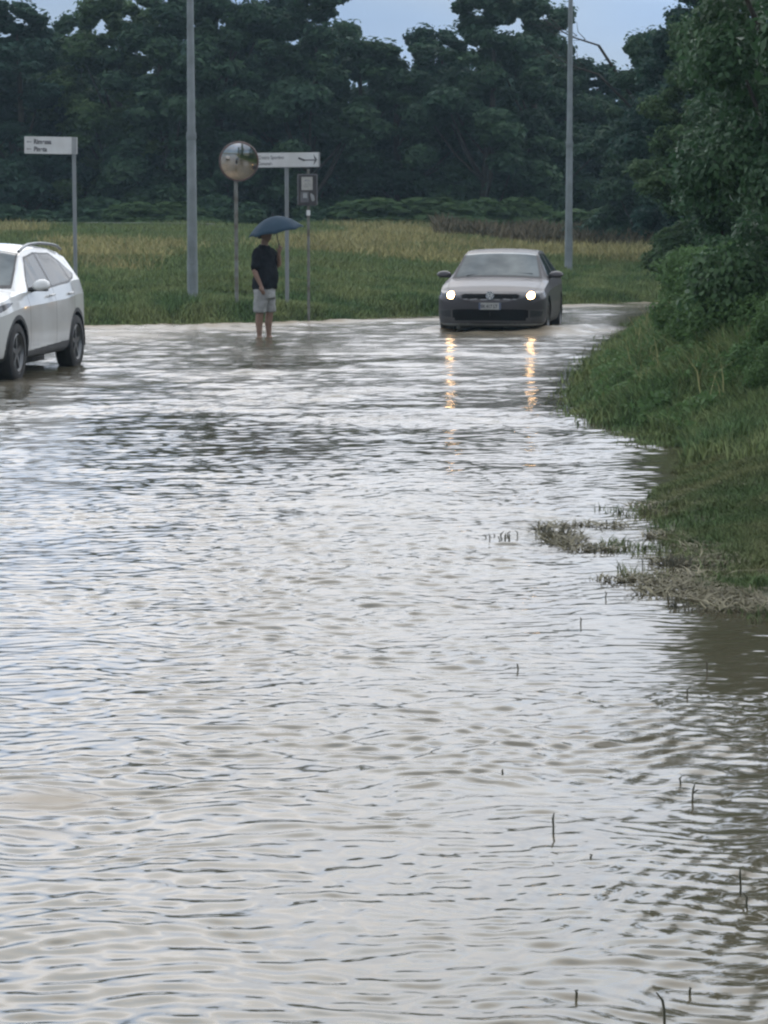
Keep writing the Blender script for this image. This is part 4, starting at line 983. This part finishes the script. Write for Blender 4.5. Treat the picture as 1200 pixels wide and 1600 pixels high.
# ------------------------------------------------------------------ person
fold_tex = bpy.data.textures.new('folds', 'CLOUDS'); fold_tex.noise_scale = .13
def remeshed(mb, name, m, parent, vox=.012, sm=3, folds=0):
    o = mb.build(name, m, parent)
    md = o.modifiers.new('r', 'REMESH'); md.mode = 'VOXEL'; md.voxel_size = vox
    s2 = o.modifiers.new('s', 'SMOOTH'); s2.factor = .5; s2.iterations = sm
    if folds: d = o.modifiers.new('d', 'DISPLACE'); d.texture = fold_tex; d.strength = folds; d.mid_level = .5
    return baked(o)
def limb(mb, pts, rad, n=14):
    """tapered limb through joints, rounded ends"""
    P = [Vector(p) for p in pts]; out = []; rr = []
    for i in range(len(P) - 1):
        for k in range(4):
            t = k / 4; out.append(P[i].lerp(P[i + 1], t)); rr.append(rad[i] * (1 - t) + rad[i + 1] * t)
    out.append(P[-1]); rr.append(rad[-1])
    d0 = (out[0] - out[1]).normalized(); d1 = (out[-1] - out[-2]).normalized()
    out = [out[0] + d0 * rr[0] * .8] + out + [out[-1] + d1 * rr[-1] * .8]; rr = [rr[0] * .4] + rr + [rr[-1] * .4]
    mb.tube(out, rr, n)
D = 40.2; px0 = PX(414, D)
pe = empty('person', (px0, D, -.10), R(-28))                          # local +x is where he faces
tag(pe, 'person in a long black t-shirt and pale shorts standing ankle-deep under a blue umbrella', 'person')
mb = MB()
# torso, deep-bellied, slightly leaning back
mb.rings([(0, 0, .80, .13, .16), (.0, 0, .90, .15, .175), (.02, 0, 1.02, .16, .17), (.02, 0, 1.15, .15, .165), (0, 0, 1.30, .13, .175), (-.01, 0, 1.42, .11, .185), (-.01, 0, 1.49, .075, .11), (0, 0, 1.53, .058, .06), (.012, 0, 1.58, .056, .058), (.02, 0, 1.63, .055, .058)], 20)
# head: skull, jaw, nose, brow, ears
mb.rings([(.045, 0, 1.585, .03, .035), (.05, 0, 1.605, .062, .052), (.035, 0, 1.64, .085, .066), (.022, 0, 1.68, .096, .074), (.012, 0, 1.725, .100, .078), (.008, 0, 1.765, .096, .075), (.004, 0, 1.80, .078, .062), (.0, 0, 1.82, .04, .035)], 22)
mb.rings([(.118, 0, 1.665, .020, .020), (.122, 0, 1.68, .018, .016), (.108, 0, 1.72, .012, .010)], 10)
mb.rings([(.108, 0, 1.628, .018, .026), (.112, 0, 1.640, .016, .028), (.106, 0, 1.650, .014, .022)], 12)
mb.rings([(.098, 0, 1.728, .016, .052), (.098, 0, 1.742, .016, .055)], 12)
for sd in (1, -1): mb.rings([(.005, sd * .078, 1.66, .014, .008), (.0, sd * .084, 1.69, .022, .010), (-.004, sd * .084, 1.72, .022, .010), (0, sd * .078, 1.735, .012, .007)], 10)
# legs and feet
for sd, fx in ((1, .035), (-1, -.03)):
    limb(mb, [(0, sd * .09, .86), (fx, sd * .095, .50), (fx - .02, sd * .09, .32), (fx - .015, sd * .088, .10), (fx - .01, sd * .088, .07)], [.095, .062, .060, .036, .040])
    mb.rings([(fx + .03, sd * .09, .0, .125, .045), (fx + .03, sd * .09, .03, .125, .046), (fx + .01, sd * .09, .06, .09, .042), (fx - .01, sd * .09, .10, .045, .038)], 16)
# near arm (his right) hanging, hand at the pocket; far arm bent up holding the umbrella
shR, elR, wrR = (-.01, -.19, 1.42), (-.035, -.245, 1.13), (.07, -.225, .90)
shL, elL, wrL = (0, .19, 1.42), (.13, .22, 1.19), (.205, .10, 1.40)
limb(mb, [shR, elR, (.0, -.24, 1.04), wrR], [.056, .042, .040, .027]); limb(mb, [shL, elL, (.16, .18, 1.27), wrL], [.056, .042, .040, .027])
def hand(mb, wr, dirv, palm, spread, curl, ln=.095):
    d = Vector(dirv).normalized(); pn = Vector(palm).normalized(); s_ = d.cross(pn).normalized() * spread
    c = Vector(wr) + d * .045; mb.tube([Vector(wr), c, c + d * .04], [.026, .034, .03], 10)
    for k, (o_, l_) in enumerate(((-.027, .062), (-.009, .072), (.009, .068), (.027, .054))):
        b0 = c + d * .035 + s_ * o_; p1 = b0 + d * l_ * .45 + pn * .004; p2 = p1 + (d * (1 - curl) + pn * curl).normalized() * l_ * .4; p3 = p2 + (d * (1 - 1.4 * curl) + pn * 1.4 * curl).normalized() * l_ * .3
        mb.tube([b0, p1, p2, p3], [.0095, .009, .0085, .007], 8)
    t0 = c - s_ * .026 - d * .02; t1 = t0 - s_ * .028 + d * .03 + pn * .01; mb.tube([t0, t1, t1 + d * .025 + pn * .015 * (1 + curl)], [.013, .011, .009], 8)
hand(mb, wrR, (.25, .05, -1), (.1, 1, 0), 1, .35)
hand(mb, wrL, (.35, -.1, 1), (.3, -1, 0), 1, .9)
body = remeshed(mb, 'body', M['skin'], pe, .0085, 2)
# eyes and mouth line
mb = MB()
for sd in (1, -1): mb.rings([(.094, sd * .032, 1.694, .008, .013), (.098, sd * .032, 1.70, .010, .015), (.094, sd * .032, 1.707, .008, .013)], 10)
mb.rings([(.122, 0, 1.6385, .004, .018), (.122, 0, 1.6405, .004, .018)], 8)
mb.build('eyes', M['hair'], body)
# hair
mb = MB(); mb.rings([(-.075, 0, 1.62, .03, .05), (-.06, 0, 1.66, .055, .075), (-.025, 0, 1.70, .088, .087), (-.008, 0, 1.745, .104, .088), (.0, 0, 1.785, .104, .083), (.0, 0, 1.815, .085, .068), (0, 0, 1.838, .045, .038)], 20)
remeshed(mb, 'hair', M['hair'], body, .01, 2)
# jaw kept bare
# t-shirt
mb = MB(); mb.rings([(.0, 0, .845, .185, .205), (.005, 0, .90, .19, .208), (.02, 0, 1.0, .195, .205), (.03, 0, 1.12, .185, .20), (.015, 0, 1.25, .165, .20), (-.01, 0, 1.38, .145, .205), (-.015, 0, 1.45, .115, .19), (-.008, 0, 1.495, .08, .11), (.0, 0, 1.52, .068, .075)], 28)
for sh, el in ((shR, elR), (shL, elL)):
    a, b_ = Vector(sh), Vector(el); limb(mb, [a + Vector((0, 0, .01)), a.lerp(b_, .45), a.lerp(b_, .80)], [.078, .076, .080])
remeshed(mb, 'shirt', M['shirt'], pe, .012, 4, .05)
# shorts
mb = MB(); mb.rings([(0, 0, .70, .17, .18), (0, 0, .82, .165, .19), (0, 0, .95, .155, .185)], 24)
for sd, fx in ((1, .035), (-1, -.03)):
    mb.rings([(fx, sd * .095, .475, .10, .088), (fx, sd * .095, .50, .105, .092), (fx * .6, sd * .095, .62, .11, .10), (0, sd * .09, .76, .125, .105), (0, sd * .08, .84, .13, .11)], 20)
remeshed(mb, 'shorts', M['shorts'], pe, .012, 3, .035)

# umbrella (held: its own thing)
hx, hy = px0 + .20, D - .14
uc = (PX(426, D), D - .02)
ue = empty('umbrella', (uc[0] + .02, uc[1], 1.865)); ue.rotation_euler = (R(3), R(-11), 0)
tag(ue, 'slate blue umbrella held low and tilted over the head of the standing person', 'umbrella')
Ru = .445; nr_ = 8; V = []; Fc = []
ringsn = 9; seg = 6
for i in range(ringsn + 1):
    t = i / ringsn
    for j in range(nr_ * seg):
        ph = 2 * math.pi * j / (nr_ * seg); q = (j % seg) / seg; sag = math.sin(q * math.pi)
        rr_ = Ru * t * (1 - .085 * sag * t); zz = -.25 * t ** 2.0 + .018 * sag * t * t
        V.append((rr_ * math.cos(ph), rr_ * math.sin(ph), zz))
m_ = nr_ * seg
for i in range(ringsn):
    for j in range(m_): j2 = (j + 1) % m_; Fc.append((i * m_ + j, i * m_ + j2, (i + 1) * m_ + j2, (i + 1) * m_ + j))
me = bpy.data.meshes.new('canopy'); me.from_pydata(V, [], Fc); me.update(); co_ = link('canopy', me, ue, M['umb'])
md = co_.modifiers.new('s', 'SOLIDIFY'); md.thickness = .003
baked(co_)
for k in range(nr_):
    a = 2 * math.pi * k / nr_; mb = MB()
    mb.tube([(Ru * t * math.cos(a), Ru * t * math.sin(a), -.25 * t ** 2.0 - .008) for t in (.02, .3, .6, .8, .98)], .003, 6)
    mb.tube([(0, 0, -.22), (Ru * .5 * math.cos(a), Ru * .5 * math.sin(a), -.25 * .5 ** 2.0 - .01)], .0025, 6); mb.build('rib', M['galv'], ue)
mb = MB(); mb.tube([(0, 0, .05), (0, 0, -.52)], .007, 10); mb.tube([(0, 0, .01), (0, 0, .055)], [.012, .004], 10); auto(mb.build('shaft', M['black'], ue))
mb = MB(); mb.tube([(0, 0, -.44), (0, 0, -.48), (0, 0, -.55)], [.012, .016, .014], 12); auto(mb.build('handle', M['black'], ue))

# ------------------------------------------------------------------ rain-damp air
hz = MB(); hz.box((0, 60, 8.0), (1700, 2000, 22)); hm = bpy.data.materials.new('damp air'); hm.use_nodes = True
t = hm.node_tree; t.nodes.remove(t.nodes['Principled BSDF']); pv = t.nodes.new('ShaderNodeVolumePrincipled')
pv.inputs['Color'].default_value = (.62, .86, 1, 1); pv.inputs['Density'].default_value = .0005
t.links.new(pv.outputs[0], t.nodes['Material Output'].inputs['Volume'])
ho = hz.build('haze', hm); tag(ho, kind='stuff', label='thin damp air greying the far trees', cat='haze')
